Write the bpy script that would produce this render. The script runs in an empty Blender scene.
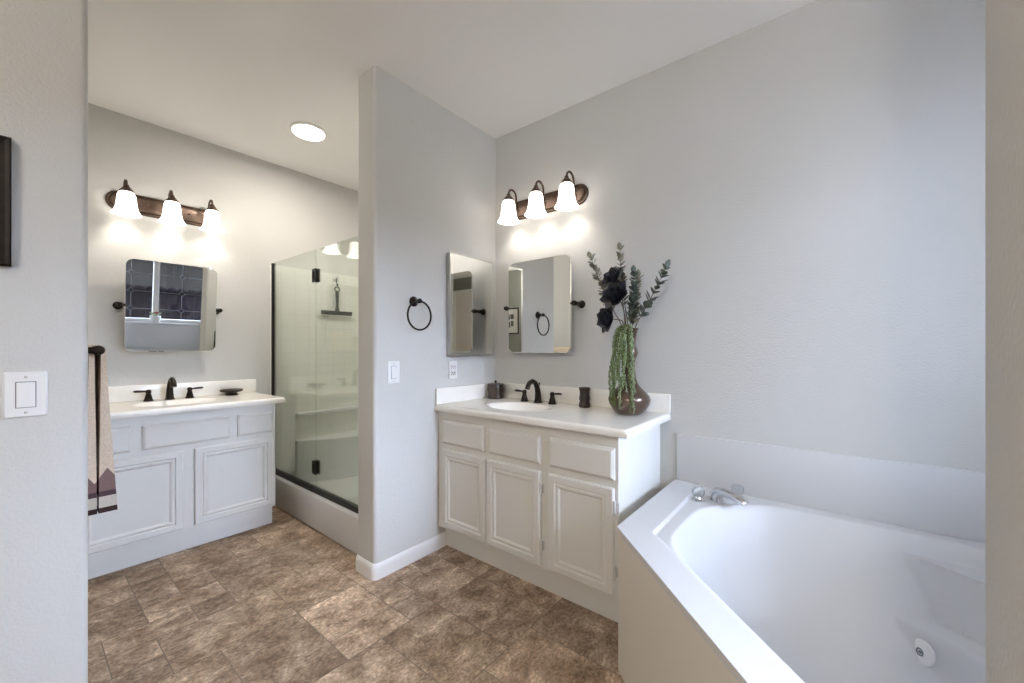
import bpy, bmesh, math, random
from mathutils import Vector, Matrix

PI = math.pi
R = math.radians
scene = bpy.context.scene
COL = scene.collection

# ------------------------------------------------------------------ camera
cam_d = bpy.data.cameras.new('camera')
cam_d.sensor_width = 36.0
cam_d.lens = 402.74 / 1024 * 36
cam_d.shift_y = 6.55 / 1024
cam_d.clip_start = 0.01
cam = bpy.data.objects.new('camera', cam_d)
cam.location = (0, 0, 1.23)
cam.rotation_euler = (R(90), 0, 0.67761)
COL.objects.link(cam)
scene.camera = cam

# ------------------------------------------------------------------ world, exposure
world = bpy.data.worlds.new('world')
world.use_nodes = True
wb = world.node_tree.nodes['Background']
wb.inputs[1].default_value = 65.0
# overcast sky: three times as bright overhead as at the horizon
_wt = world.node_tree
_tc = _wt.nodes.new('ShaderNodeTexCoord')
_sx = _wt.nodes.new('ShaderNodeSeparateXYZ')
_wt.links.new(_tc.outputs['Generated'], _sx.inputs[0])
_mr = _wt.nodes.new('ShaderNodeMapRange')
_mr.inputs[1].default_value = 0.0; _mr.inputs[2].default_value = 1.0
_mr.inputs[3].default_value = 0.36; _mr.inputs[4].default_value = 1.0
_wt.links.new(_sx.outputs[2], _mr.inputs[0])
_sc = _wt.nodes.new('ShaderNodeVectorMath'); _sc.operation = 'SCALE'
_sc.inputs[0].default_value = (0.66, 0.765, 1.0)
_wt.links.new(_mr.outputs[0], _sc.inputs['Scale'])
_wt.links.new(_sc.outputs[0], wb.inputs[0])
scene.world = world
vs = scene.view_settings
vs.view_transform = 'Standard'
vs.look = 'None'
vs.gamma = 1.0
vs.use_curve_mapping = False
vs.exposure = 0.54
cy = scene.cycles
cy.use_denoising = True
cy.max_bounces = 14
cy.diffuse_bounces = 8
cy.glossy_bounces = 8
cy.transmission_bounces = 8
cy.transparent_max_bounces = 16
cy.sample_clamp_indirect = 6.0
cy.caustics_reflective = False
cy.caustics_refractive = False

LAMP_COL = (1.0, 0.925, 0.83)
SHADE_E = 2.7        # glow of the glass shades
BULB_W = 2.2         # bulb in each shade
CEIL_E = 4.0         # flush ceiling lamps
CEIL_W = 12.0

# unseen fill lamp added behind the camera to lift the cabinet fronts
_ed = bpy.data.lights.new('fill_light', 'POINT'); _ed.shadow_soft_size = 0.16
_ed.energy = 58.0; _ed.color = LAMP_COL
_eo = bpy.data.objects.new('fill_light', _ed); _eo.location = (0.10, -1.72, 2.3)
COL.objects.link(_eo)

# ------------------------------------------------------------------ materials
def nodes(m):
    m.use_nodes = True
    nt = m.node_tree
    return nt, nt.nodes['Principled BSDF']

def mat(name, col, rough=0.5, metal=0.0, bump=0.0, bscale=60.0, var=0.0, vscale=6.0, spec=0.5, coat=0.0, stretch=None):
    m = bpy.data.materials.new(name)
    nt, b = nodes(m)
    b.inputs['Base Color'].default_value = (*col, 1)
    b.inputs['Roughness'].default_value = rough
    b.inputs['Metallic'].default_value = metal
    b.inputs['Specular IOR Level'].default_value = spec
    b.inputs['Coat Weight'].default_value = coat
    tc = nt.nodes.new('ShaderNodeTexCoord')
    src = tc.outputs['Object']
    if stretch:
        mp = nt.nodes.new('ShaderNodeMapping')
        mp.inputs['Scale'].default_value = stretch
        nt.links.new(src, mp.inputs[0])
        src = mp.outputs[0]
    if var > 0:
        n = nt.nodes.new('ShaderNodeTexNoise')
        n.inputs['Scale'].default_value = vscale
        n.inputs['Detail'].default_value = 5
        nt.links.new(src, n.inputs['Vector'])
        rmp = nt.nodes.new('ShaderNodeValToRGB')
        rmp.color_ramp.elements[0].position = 0.3
        rmp.color_ramp.elements[1].position = 0.7
        rmp.color_ramp.elements[0].color = (*[max(0, c * (1 - var)) for c in col], 1)
        rmp.color_ramp.elements[1].color = (*[min(1, c * (1 + var)) for c in col], 1)
        nt.links.new(n.outputs['Fac'], rmp.inputs[0])
        nt.links.new(rmp.outputs[0], b.inputs['Base Color'])
    if bump > 0:
        n = nt.nodes.new('ShaderNodeTexNoise')
        n.inputs['Scale'].default_value = bscale
        n.inputs['Detail'].default_value = 3
        nt.links.new(src, n.inputs['Vector'])
        bp = nt.nodes.new('ShaderNodeBump')
        bp.inputs['Strength'].default_value = bump
        bp.inputs['Distance'].default_value = 0.004
        nt.links.new(n.outputs['Fac'], bp.inputs['Height'])
        nt.links.new(bp.outputs[0], b.inputs['Normal'])
    return m

def emit_mat(name, col, strength, base=(0.9, 0.9, 0.9)):
    m = mat(name, base, 0.35)
    b = m.node_tree.nodes['Principled BSDF']
    b.inputs['Emission Color'].default_value = (*col, 1)
    b.inputs['Emission Strength'].default_value = strength
    return m

def glass_mat(name, tint, f0=0.04, gain=1.0):
    """thin clear pane: straight-through transmission plus a Fresnel mirror"""
    m = bpy.data.materials.new(name)
    m.use_nodes = True
    nt = m.node_tree
    nt.nodes.remove(nt.nodes['Principled BSDF'])
    out = nt.nodes['Material Output']
    tr = nt.nodes.new('ShaderNodeBsdfTransparent')
    tr.inputs[0].default_value = (*tint, 1)
    gl = nt.nodes.new('ShaderNodeBsdfGlossy')
    gl.inputs['Roughness'].default_value = 0.0
    lw = nt.nodes.new('ShaderNodeLayerWeight')
    lw.inputs['Blend'].default_value = 0.5
    pw = nt.nodes.new('ShaderNodeMath'); pw.operation = 'POWER'; pw.inputs[1].default_value = 5.0
    nt.links.new(lw.outputs['Facing'], pw.inputs[0])
    sch = nt.nodes.new('ShaderNodeMath'); sch.operation = 'MULTIPLY_ADD'
    sch.inputs[1].default_value = 1 - f0; sch.inputs[2].default_value = f0
    nt.links.new(pw.outputs[0], sch.inputs[0])
    mul = nt.nodes.new('ShaderNodeMath')
    mul.operation = 'MULTIPLY'
    mul.inputs[1].default_value = gain
    mul.use_clamp = True
    mx = nt.nodes.new('ShaderNodeMixShader')
    nt.links.new(sch.outputs[0], mul.inputs[0])
    nt.links.new(mul.outputs[0], mx.inputs[0])
    nt.links.new(tr.outputs[0], mx.inputs[1])
    nt.links.new(gl.outputs[0], mx.inputs[2])
    nt.links.new(mx.outputs[0], out.inputs[0])
    return m

M = {}
M['wall'] = mat('wall_paint', (0.60, 0.595, 0.58), 0.75, bump=0.42, bscale=130, spec=0.3)
M['rear_wall'] = mat('rear_wall_dimmed', (0.26, 0.265, 0.24), 0.75, bump=0.42, bscale=130, spec=0.3)  # wall colour darkened to make the rear room look dim
M['ceiling'] = mat('ceiling_paint', (0.90, 0.895, 0.88), 0.85, bump=0.15, bscale=90, spec=0.2)
M['trim'] = mat('white_trim', (0.82, 0.82, 0.82), 0.4)
M['cabinet'] = mat('cabinet_paint', (0.74, 0.73, 0.70), 0.42, bump=0.04, bscale=150)
M['marble'] = mat('cultured_marble', (0.89, 0.87, 0.825), 0.22, var=0.02, vscale=12, coat=0.2)
M['tub'] = mat('tub_acrylic', (0.645, 0.645, 0.655), 0.45, spec=0.3)
M['apron'] = mat('apron_panel', (0.74, 0.70, 0.64), 0.45)
M['bronze'] = mat('oil_rubbed_bronze', (0.022, 0.015, 0.011), 0.34, metal=0.75, var=0.4, vscale=40)
M['brown_metal'] = mat('brushed_brown_bronze', (0.105, 0.070, 0.053), 0.42, metal=0.7, var=0.25, vscale=30, stretch=(1, 1, 4))
M['dark_brown'] = mat('dark_brown_resin', (0.024, 0.013, 0.009), 0.34, var=0.5, vscale=25, coat=0.1)
M['black'] = mat('black_metal', (0.012, 0.011, 0.011), 0.4, metal=0.3)
M['chrome'] = mat('chrome', (0.75, 0.77, 0.80), 0.12, metal=1.0)
M['steel'] = mat('brushed_steel_edge', (0.62, 0.62, 0.60), 0.3, metal=1.0)
M['mirror'] = mat('mirror_silver', (0.90, 0.92, 0.91), 0.0, metal=1.0)
M['plastic'] = mat('white_plastic', (0.82, 0.82, 0.82), 0.35)
M['slot'] = mat('dark_slot', (0.05, 0.05, 0.05), 0.6)
M['hinge_white'] = mat('painted_hinge', (0.88, 0.88, 0.88), 0.25, metal=0.35)
M['shade'] = emit_mat('frosted_glass_shade', (1.0, 0.93, 0.83), SHADE_E)
M['ceil_glow'] = emit_mat('ceiling_lamp_diffuser', (1.0, 0.90, 0.76), CEIL_E)
M['glass'] = glass_mat('shower_glass', (0.93, 0.965, 0.93), gain=1.6)
M['pane'] = glass_mat('window_glass', (0.97, 0.98, 0.98), gain=1.0)
M['acrylic'] = glass_mat('clear_acrylic', (0.93, 0.95, 0.97), gain=3.0)
M['vase'] = mat('dark_bronze_glaze', (0.100, 0.064, 0.046), 0.28, metal=0.45, var=0.45, vscale=9, coat=0.3)
M['leaf'] = mat('grey_green_leaf', (0.085, 0.105, 0.088), 0.5, var=0.55, vscale=30)
M['leaf_light'] = mat('dusty_leaf', (0.22, 0.21, 0.155), 0.55, var=0.5, vscale=30)
M['stem'] = mat('brown_stem', (0.10, 0.075, 0.05), 0.7)
M['petal'] = mat('black_petal', (0.030, 0.034, 0.045), 0.38, var=0.5, vscale=40)
M['succ'] = mat('green_succulent', (0.105, 0.145, 0.036), 0.5, var=0.45, vscale=35)
M['succ_pale'] = mat('pale_succulent', (0.24, 0.30, 0.16), 0.5, var=0.35, vscale=35)
M['frame_wood'] = mat('dark_frame_wood', (0.014, 0.008, 0.006), 0.5, spec=0.25, var=0.4, vscale=30)
M['paper'] = mat('print_paper', (0.62, 0.61, 0.58), 0.8)
M['ink'] = mat('print_ink', (0.10, 0.095, 0.09), 0.8)
M['fence'] = mat('dimmed_stained_fence', (0.0030, 0.0023, 0.0028), 0.8, spec=0.0, var=0.4, vscale=5, stretch=(1, 8, 0.6))  # brown cut near black so the strong sky leaves it dim
M['roof'] = mat('dimmed_roof_tile', (0.0028, 0.0022, 0.0024), 0.8, spec=0.0, var=0.35, vscale=8)  # dimness put into the colour, as on the fence
M['stucco'] = mat('dimmed_tan_stucco', (0.0062, 0.0055, 0.0048), 0.9, spec=0.0, bump=0.3, bscale=40)  # tan darkened far down to offset the strong skylight
M['ground'] = mat('garden_soil', (0.05, 0.045, 0.035), 0.95, spec=0.0, var=0.4, vscale=3)
M['door'] = mat('door_paint', (0.80, 0.76, 0.73), 0.45)
M['pot'] = mat('white_pot', (0.8, 0.8, 0.8), 0.35)
M['red'] = mat('red_flower', (0.35, 0.03, 0.03), 0.6)
M['came'] = mat('lead_came', (0.22, 0.23, 0.25), 0.45, metal=0.6)
M['clearplastic'] = mat('grey_suction_plastic', (0.6, 0.6, 0.6), 0.3)

def floor_material():
    m = bpy.data.materials.new('stone_look_vinyl')
    nt, b = nodes(m)
    L = nt.links.new
    tc = nt.nodes.new('ShaderNodeTexCoord')
    at = nt.nodes.new('ShaderNodeAttribute')
    at.attribute_name = 'tone'
    sep = nt.nodes.new('ShaderNodeSeparateColor')
    L(at.outputs['Color'], sep.inputs[0])
    # per tile offset of the stone veining
    off = nt.nodes.new('ShaderNodeVectorMath'); off.operation = 'SCALE'
    L(at.outputs['Color'], off.inputs[0]); off.inputs['Scale'].default_value = 37.0
    add = nt.nodes.new('ShaderNodeVectorMath'); add.operation = 'ADD'
    L(tc.outputs['Object'], add.inputs[0]); L(off.outputs[0], add.inputs[1])
    mp = nt.nodes.new('ShaderNodeMapping'); mp.inputs['Scale'].default_value = (13, 8.5, 5)
    L(add.outputs[0], mp.inputs[0])
    n1 = nt.nodes.new('ShaderNodeTexNoise')
    n1.inputs['Scale'].default_value = 1.0; n1.inputs['Detail'].default_value = 9
    n1.inputs['Roughness'].default_value = 0.74; n1.inputs['Distortion'].default_value = 0.6
    L(mp.outputs[0], n1.inputs['Vector'])
    n2 = nt.nodes.new('ShaderNodeTexNoise')
    n2.inputs['Scale'].default_value = 7.0; n2.inputs['Detail'].default_value = 6; n2.inputs['Roughness'].default_value = 0.7
    L(mp.outputs[0], n2.inputs['Vector'])
    r1 = nt.nodes.new('ShaderNodeValToRGB')
    e = r1.color_ramp.elements
    e[0].position = 0.31; e[0].color = (0.150, 0.104, 0.074, 1)
    e[1].position = 0.70; e[1].color = (0.70, 0.575, 0.46, 1)
    x = e.new(0.43); x.color = (0.290, 0.212, 0.154, 1)
    x = e.new(0.58); x.color = (0.46, 0.360, 0.276, 1)
    L(n1.outputs['Fac'], r1.inputs[0])
    r2 = nt.nodes.new('ShaderNodeValToRGB')
    r2.color_ramp.elements[0].position = 0.33; r2.color_ramp.elements[0].color = (0.48, 0.455, 0.43, 1)
    r2.color_ramp.elements[1].position = 0.66; r2.color_ramp.elements[1].color = (1.42, 1.40, 1.38, 1)
    L(n2.outputs['Fac'], r2.inputs[0])
    mx = nt.nodes.new('ShaderNodeMix'); mx.data_type = 'RGBA'; mx.blend_type = 'MULTIPLY'
    mx.inputs[0].default_value = 1.0
    L(r1.outputs[0], mx.inputs[6]); L(r2.outputs[0], mx.inputs[7])
    n3 = nt.nodes.new('ShaderNodeTexNoise')
    n3.inputs['Scale'].default_value = 5.5; n3.inputs['Detail'].default_value = 4; n3.inputs['Roughness'].default_value = 0.6
    L(add.outputs[0], n3.inputs['Vector'])
    r3 = nt.nodes.new('ShaderNodeValToRGB')
    r3.color_ramp.elements[0].position = 0.34; r3.color_ramp.elements[0].color = (0.66, 0.60, 0.54, 1)
    r3.color_ramp.elements[1].position = 0.64; r3.color_ramp.elements[1].color = (1.24, 1.25, 1.25, 1)
    L(n3.outputs['Fac'], r3.inputs[0])
    mx3 = nt.nodes.new('ShaderNodeMix'); mx3.data_type = 'RGBA'; mx3.blend_type = 'MULTIPLY'
    mx3.inputs[0].default_value = 1.0
    L(mx.outputs[2], mx3.inputs[6]); L(r3.outputs[0], mx3.inputs[7])
    # tile to tile brightness
    mr = nt.nodes.new('ShaderNodeMapRange')
    mr.inputs[3].default_value = 0.78; mr.inputs[4].default_value = 1.18
    L(sep.outputs[0], mr.inputs[0])
    sc = nt.nodes.new('ShaderNodeVectorMath'); sc.operation = 'SCALE'
    L(mx3.outputs[2], sc.inputs[0]); L(mr.outputs[0], sc.inputs['Scale'])
    L(sc.outputs[0], b.inputs['Base Color'])
    b.inputs['Roughness'].default_value = 0.5
    b.inputs['Specular IOR Level'].default_value = 0.35
    bp = nt.nodes.new('ShaderNodeBump'); bp.inputs['Strength'].default_value = 0.12; bp.inputs['Distance'].default_value = 0.004
    L(n2.outputs['Fac'], bp.inputs['Height']); L(bp.outputs[0], b.inputs['Normal'])
    return m
M['floor'] = floor_material()
M['grout'] = mat('grout_line', (0.21, 0.17, 0.135), 0.8)

def tile_material():
    m = bpy.data.materials.new('white_shower_tile')
    nt, b = nodes(m)
    L = nt.links.new
    tc = nt.nodes.new('ShaderNodeTexCoord')
    g = nt.nodes.new('ShaderNodeNewGeometry')
    sp = nt.nodes.new('ShaderNodeSeparateXYZ'); L(tc.outputs['Object'], sp.inputs[0])
    sm = nt.nodes.new('ShaderNodeMath'); sm.operation = 'ADD'
    L(sp.outputs[0], sm.inputs[0]); L(sp.outputs[1], sm.inputs[1])
    cb = nt.nodes.new('ShaderNodeCombineXYZ')
    L(sm.outputs[0], cb.inputs[0]); L(sp.outputs[2], cb.inputs[1])
    br = nt.nodes.new('ShaderNodeTexBrick')
    br.offset = 0.0
    br.inputs['Color1'].default_value = (0.80, 0.79, 0.76, 1)
    br.inputs['Color2'].default_value = (0.78, 0.77, 0.745, 1)
    br.inputs['Mortar'].default_value = (0.67, 0.66, 0.63, 1)
    br.inputs['Scale'].default_value = 1.0
    br.inputs['Mortar Size'].default_value = 0.0022
    br.inputs['Mortar Smooth'].default_value = 0.3
    br.inputs['Brick Width'].default_value = 0.108
    br.inputs['Row Height'].default_value = 0.108
    L(cb.outputs[0], br.inputs['Vector'])
    L(br.outputs['Color'], b.inputs['Base Color'])
    b.inputs['Roughness'].default_value = 0.25
    bp = nt.nodes.new('ShaderNodeBump'); bp.inputs['Strength'].default_value = 0.25; bp.inputs['Distance'].default_value = 0.002
    bp.invert = True
    L(br.outputs['Fac'], bp.inputs['Height']); L(bp.outputs[0], b.inputs['Normal'])
    return m
M['tile'] = tile_material()

def towel_material():
    """cream terry towel; woven border bands near its hem (z measured on the towel)"""
    m = bpy.data.materials.new('terry_towel')
    nt, b = nodes(m)
    L = nt.links.new
    tc = nt.nodes.new('ShaderNodeTexCoord')
    sp = nt.nodes.new('ShaderNodeSeparateXYZ'); L(tc.outputs['Object'], sp.inputs[0])
    # zig-zag upper border: height shifted by a triangle wave along the towel's width
    tri = nt.nodes.new('ShaderNodeMath'); tri.operation = 'PINGPONG'
    dg = nt.nodes.new('ShaderNodeMath'); dg.operation = 'MULTIPLY_ADD'
    L(sp.outputs[1], dg.inputs[0]); dg.inputs[1].default_value = 1.6; L(sp.outputs[0], dg.inputs[2])
    L(dg.outputs[0], tri.inputs[0]); tri.inputs[1].default_value = 0.055
    sc = nt.nodes.new('ShaderNodeMath'); sc.operation = 'MULTIPLY_ADD'
    L(tri.outputs[0], sc.inputs[0]); sc.inputs[1].default_value = -1.0; L(sp.outputs[2], sc.inputs[2])
    mr = nt.nodes.new('ShaderNodeMapRange')
    mr.inputs[1].default_value = 0.0; mr.inputs[2].default_value = 0.64
    L(sp.outputs[2], mr.inputs[0])
    cr = nt.nodes.new('ShaderNodeValToRGB'); cr.color_ramp.interpolation = 'CONSTANT'
    e = cr.color_ramp.elements
    def z(v): return v / 0.64
    e[0].position = 0.0; e[0].color = (0.045, 0.028, 0.028, 1)
    e[1].position = z(0.018); e[1].color = (0.58, 0.52, 0.45, 1)
    for p, c in ((0.062, (0.085, 0.055, 0.060)), (0.082, (0.21, 0.135, 0.125))):
        k = e.new(z(p)); k.color = (*c, 1)
    L(mr.outputs[0], cr.inputs[0])
    gt = nt.nodes.new('ShaderNodeMath'); gt.operation = 'GREATER_THAN'
    L(sc.outputs[0], gt.inputs[0]); gt.inputs[1].default_value = 0.115
    n = nt.nodes.new('ShaderNodeTexNoise'); n.inputs['Scale'].default_value = 220; n.inputs['Detail'].default_value = 2
    L(tc.outputs['Object'], n.inputs['Vector'])
    c2 = nt.nodes.new('ShaderNodeValToRGB')
    c2.color_ramp.elements[0].color = (0.62, 0.49, 0.37, 1); c2.color_ramp.elements[0].position = 0.2
    c2.color_ramp.elements[1].color = (0.78, 0.66, 0.53, 1); c2.color_ramp.elements[1].position = 0.8
    L(n.outputs['Fac'], c2.inputs[0])
    mx = nt.nodes.new('ShaderNodeMix'); mx.data_type = 'RGBA'
    L(gt.outputs[0], mx.inputs[0]); L(cr.outputs[0], mx.inputs[6]); L(c2.outputs[0], mx.inputs[7])
    L(mx.outputs[2], b.inputs['Base Color'])
    b.inputs['Roughness'].default_value = 0.95
    b.inputs['Specular IOR Level'].default_value = 0.1
    bp = nt.nodes.new('ShaderNodeBump'); bp.inputs['Strength'].default_value = 0.5; bp.inputs['Distance'].default_value = 0.003
    L(n.outputs['Fac'], bp.inputs['Height']); L(bp.outputs[0], b.inputs['Normal'])
    return m
M['towel'] = towel_material()

# ------------------------------------------------------------------ mesh helpers
def new():
    return bmesh.new()

def add_box(bm, lo, hi, bevel=0.0, seg=2):
    lo = Vector(lo); hi = Vector(hi)
    r = bmesh.ops.create_cube(bm, size=1.0)
    vs_ = r['verts']
    d = hi - lo
    for v in vs_:
        v.co = Vector((lo.x + (v.co.x + 0.5) * d.x, lo.y + (v.co.y + 0.5) * d.y, lo.z + (v.co.z + 0.5) * d.z))
    if bevel > 0:
        es = list({e for v in vs_ for e in v.link_edges})
        bmesh.ops.bevel(bm, geom=es, offset=bevel, segments=seg, profile=0.5, affect='EDGES')

def add_tube(bm, pts, radii, seg=12, cap=True):
    pts = [Vector(p) for p in pts]
    if not hasattr(radii, '__len__'):
        radii = [radii] * len(pts)
    rings = []
    up = None
    for i, p in enumerate(pts):
        a = pts[max(0, i - 1)]; b = pts[min(len(pts) - 1, i + 1)]
        t = (b - a).normalized()
        if up is None:
            up = Vector((0, 0, 1)) if abs(t.z) < 0.9 else Vector((1, 0, 0))
        n = t.cross(up)
        if n.length < 1e-5:
            n = t.cross(Vector((0, 1, 0)))
        n.normalize()
        bn = n.cross(t).normalized()
        up = bn
        rings.append([bm.verts.new(p + (n * math.cos(k * 2 * PI / seg) + bn * math.sin(k * 2 * PI / seg)) * radii[i]) for k in range(seg)])
    for i in range(len(rings) - 1):
        for k in range(seg):
            bm.faces.new((rings[i][k], rings[i][(k + 1) % seg], rings[i + 1][(k + 1) % seg], rings[i + 1][k]))
    if cap:
        bm.faces.new(list(reversed(rings[0]))); bm.faces.new(rings[-1])

def add_torus(bm, c, axis, Rr, r, n=48, seg=10, a0=0.0, a1=2 * PI):
    axis = Vector(axis).normalized()
    u = axis.orthogonal().normalized(); v = axis.cross(u)
    rings = []
    for i in range(n):
        a = 2 * PI * i / n
        d = u * math.cos(a) + v * math.sin(a)
        rings.append([bm.verts.new(Vector(c) + d * (Rr + r * math.cos(2 * PI * k / seg)) + axis * (r * math.sin(2 * PI * k / seg))) for k in range(seg)])
    for i in range(n):
        for k in range(seg):
            bm.faces.new((rings[i][k], rings[(i + 1) % n][k], rings[(i + 1) % n][(k + 1) % seg], rings[i][(k + 1) % seg]))

def add_lathe(bm, prof, c=(0, 0, 0), axis=(0, 0, 1), seg=32, close=False):
    """prof: list of (radius, height along the axis)"""
    ax = Vector(axis).normalized()
    u = ax.orthogonal().normalized(); v = ax.cross(u)
    c = Vector(c)
    rings = []
    for r, h in prof:
        if r < 1e-6:
            rings.append([bm.verts.new(c + ax * h)])
        else:
            rings.append([bm.verts.new(c + ax * h + (u * math.cos(2 * PI * k / seg) + v * math.sin(2 * PI * k / seg)) * r) for k in range(seg)])
    if close:
        rings.append(rings[0])
    for i in range(len(rings) - 1):
        a, b = rings[i], rings[i + 1]
        for k in range(seg):
            k2 = (k + 1) % seg
            if len(a) == 1 and len(b) == 1:
                continue
            if len(a) == 1:
                bm.faces.new((a[0], b[k2], b[k]))
            elif len(b) == 1:
                bm.faces.new((a[k], a[k2], b[0]))
            else:
                bm.faces.new((a[k], a[k2], b[k2], b[k]))

def add_prism(bm, poly, z0, z1):
    lo = [bm.verts.new((x, y, z0)) for x, y in poly]
    hi = [bm.verts.new((x, y, z1)) for x, y in poly]
    n = len(poly)
    bm.faces.new(list(reversed(lo))); bm.faces.new(hi)
    for i in range(n):
        bm.faces.new((lo[i], lo[(i + 1) % n], hi[(i + 1) % n], hi[i]))

def add_sphere(bm, c, r, u=16, v=10, scale=(1, 1, 1)):
    rr = bmesh.ops.create_uvsphere(bm, u_segments=u, v_segments=v, radius=1.0)
    for w in rr['verts']:
        w.co = Vector(c) + Vector((w.co.x * r * scale[0], w.co.y * r * scale[1], w.co.z * r * scale[2]))

def obj(name, bm, material, parent=None, smooth=False, angle=None):
    bmesh.ops.recalc_face_normals(bm, faces=bm.faces)
    me = bpy.data.meshes.new(name)
    bm.to_mesh(me); bm.free()
    for m in (material if isinstance(material, (list, tuple)) else [material]):
        me.materials.append(m)
    if smooth:
        me.polygons.foreach_set('use_smooth', [True] * len(me.polygons))
        if angle is not None:
            me.set_sharp_from_angle(angle=R(angle))
    o = bpy.data.objects.new(name, me)
    COL.objects.link(o)
    if parent is not None:
        o.parent = parent
    return o

def tag(o, label, cat, group=None):
    o['label'] = label; o['category'] = cat
    if group:
        o['group'] = group
    return o

def thing(name, label, cat, loc=(0, 0, 0), rotz=0.0, group=None):
    o = bpy.data.objects.new(name, None)
    o.empty_display_size = 0.1
    o.location = loc; o.rotation_euler = (0, 0, rotz)
    COL.objects.link(o)
    return tag(o, label, cat, group)

def struct(name, bm, m, parent=None, smooth=False, angle=None):
    o = obj(name, bm, m, parent, smooth, angle)
    if parent is None:
        o['kind'] = 'structure'
    return o

def copy_tree(o, parent=None):
    c = o.copy(); COL.objects.link(c)
    if parent is not None:
        c.parent = parent
    for ch in list(o.children):
        copy_tree(ch, c)
    return c

def bez(p0, p1, p2, p3, n=12):
    p0, p1, p2, p3 = map(Vector, (p0, p1, p2, p3))
    return [p0 * (1 - t) ** 3 + p1 * 3 * t * (1 - t) ** 2 + p2 * 3 * t * t * (1 - t) + p3 * t ** 3 for t in [i / n for i in range(n + 1)]]

def arc(cx, cy_, r, a0, a1, n=6):
    return [(cx + r * math.cos(R(a0 + (a1 - a0) * i / n)), cy_ + r * math.sin(R(a0 + (a1 - a0) * i / n))) for i in range(n + 1)]

# ------------------------------------------------------------------ room constants
XL = -3.566     # wall behind the far vanity
YB = 2.178      # wall behind the near vanity and the tub
XP = -1.905     # partition, face towards the near vanity
XPB = -2.077    # partition, face towards the shower
YP = 1.205      # partition end
ZC = 2.731
XN = -1.72      # near left wall
YN = 0.143      # its end / the nook's side wall
XR = 0.84       # window wall
YT0, YT1, XT = 0.553, 0.688, 0.129
YRear = -1.9
XFar = 2.9
ZT = 0.885      # counter top height

# ------------------------------------------------------------------ structure
def build_floor():
    random.seed(11)
    g = 0.1495
    x0, y0 = -0.75 - g * 20, 0.235 - g * 15
    nx, ny = 45, 32
    occ = [[False] * ny for _ in range(nx)]
    tiles = []
    sizes = [(3, 2)] * 5 + [(2, 3)] * 3 + [(2, 2)] * 4 + [(3, 1)] * 2 + [(2, 1)] * 2 + [(1, 2)] * 2 + [(1, 1)]
    for j in range(ny):
        for i in range(nx):
            if occ[i][j]:
                continue
            cand = sizes[:]
            random.shuffle(cand)
            for w, h in cand + [(1, 1)]:
                if i + w <= nx and j + h <= ny and all(not occ[i + a][j + b] for a in range(w) for b in range(h)):
                    for a in range(w):
                        for b in range(h):
                            occ[i + a][j + b] = True
                    tiles.append((i, j, w, h))
                    break
    bm = new()
    lay = bm.loops.layers.float_color.new('tone')
    add_box(bm, (XL - 0.2, YRear - 0.2, -0.1), (XFar + 0.2, YB + 0.2, -0.0012))
    for f in bm.faces:
        f.material_index = 1
    gap = 0.0019
    for i, j, w, h in tiles:
        a, b = x0 + i * g + gap, y0 + j * g + gap
        c, d = x0 + (i + w) * g - gap, y0 + (j + h) * g - gap
        a = max(a, XL - 0.1); c = min(c, XFar + 0.1); b = max(b, YRear - 0.1); d = min(d, YB + 0.1)
        if c - a < 0.005 or d - b < 0.005:
            continue
        top = [bm.verts.new(p) for p in ((a, b, 0), (c, b, 0), (c, d, 0), (a, d, 0))]
        t = (random.random(), random.random(), random.random(), 1)
        f = bm.faces.new(top)
        for l in f.loops:
            l[lay] = t
        bot = [bm.verts.new((v.co.x, v.co.y, -0.0015)) for v in top]
        for k in range(4):
            q = bm.faces.new((bot[k], bot[(k + 1) % 4], top[(k + 1) % 4], top[k]))
            q.material_index = 1
    return struct('floor', bm, [M['floor'], M['grout']])
build_floor()

bm = new(); add_box(bm, (XL - 0.2, YRear - 0.2, ZC), (XFar + 0.2, YB + 0.2, ZC + 0.12))
struct('ceiling', bm, M['ceiling'])
bm = new(); add_box(bm, (XL - 0.12, -0.2, 0), (XL, YB + 0.12, ZC)); struct('wall_left', bm, M['wall'])
bm = new(); add_box(bm, (XL, YB, 0), (XR + 0.12, YB + 0.12, ZC)); struct('wall_back', bm, M['wall'])
# partition with bullnose corners at its end
rb = 0.02
poly = [(XPB, YB), *arc(XPB + rb, YP + rb, rb, 180, 270), *arc(XP - rb, YP + rb, rb, 270, 360), (XP, YB)]
bm = new(); add_prism(bm, poly, 0, ZC); struct('wall_partition', bm, M['wall'], smooth=True, angle=30)
# near left wall turning into the nook's side wall, bullnose corner
poly = [(XN - 0.14, YRear), (XN, YRear), *arc(XN - rb, YN - rb, rb, 0, 90), (XL, YN), (XL, YN - 0.14), (XN - 0.14, YN - 0.14)]
bm = new(); add_prism(bm, poly, 0, ZC); struct('wall_near', bm, M['wall'], smooth=True, angle=30)
# short wall at the foot of the tub
re = 0.012
poly = [(XFar, YT1), *arc(XT + re, YT1 - re, re, 90, 180), *arc(XT + re, YT0 + re, re, 180, 270), (XFar, YT0)]
bm = new(); add_prism(bm, poly, 0, ZC); struct('wall_tub_end', bm, M['wall'], smooth=True, angle=30)
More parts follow.
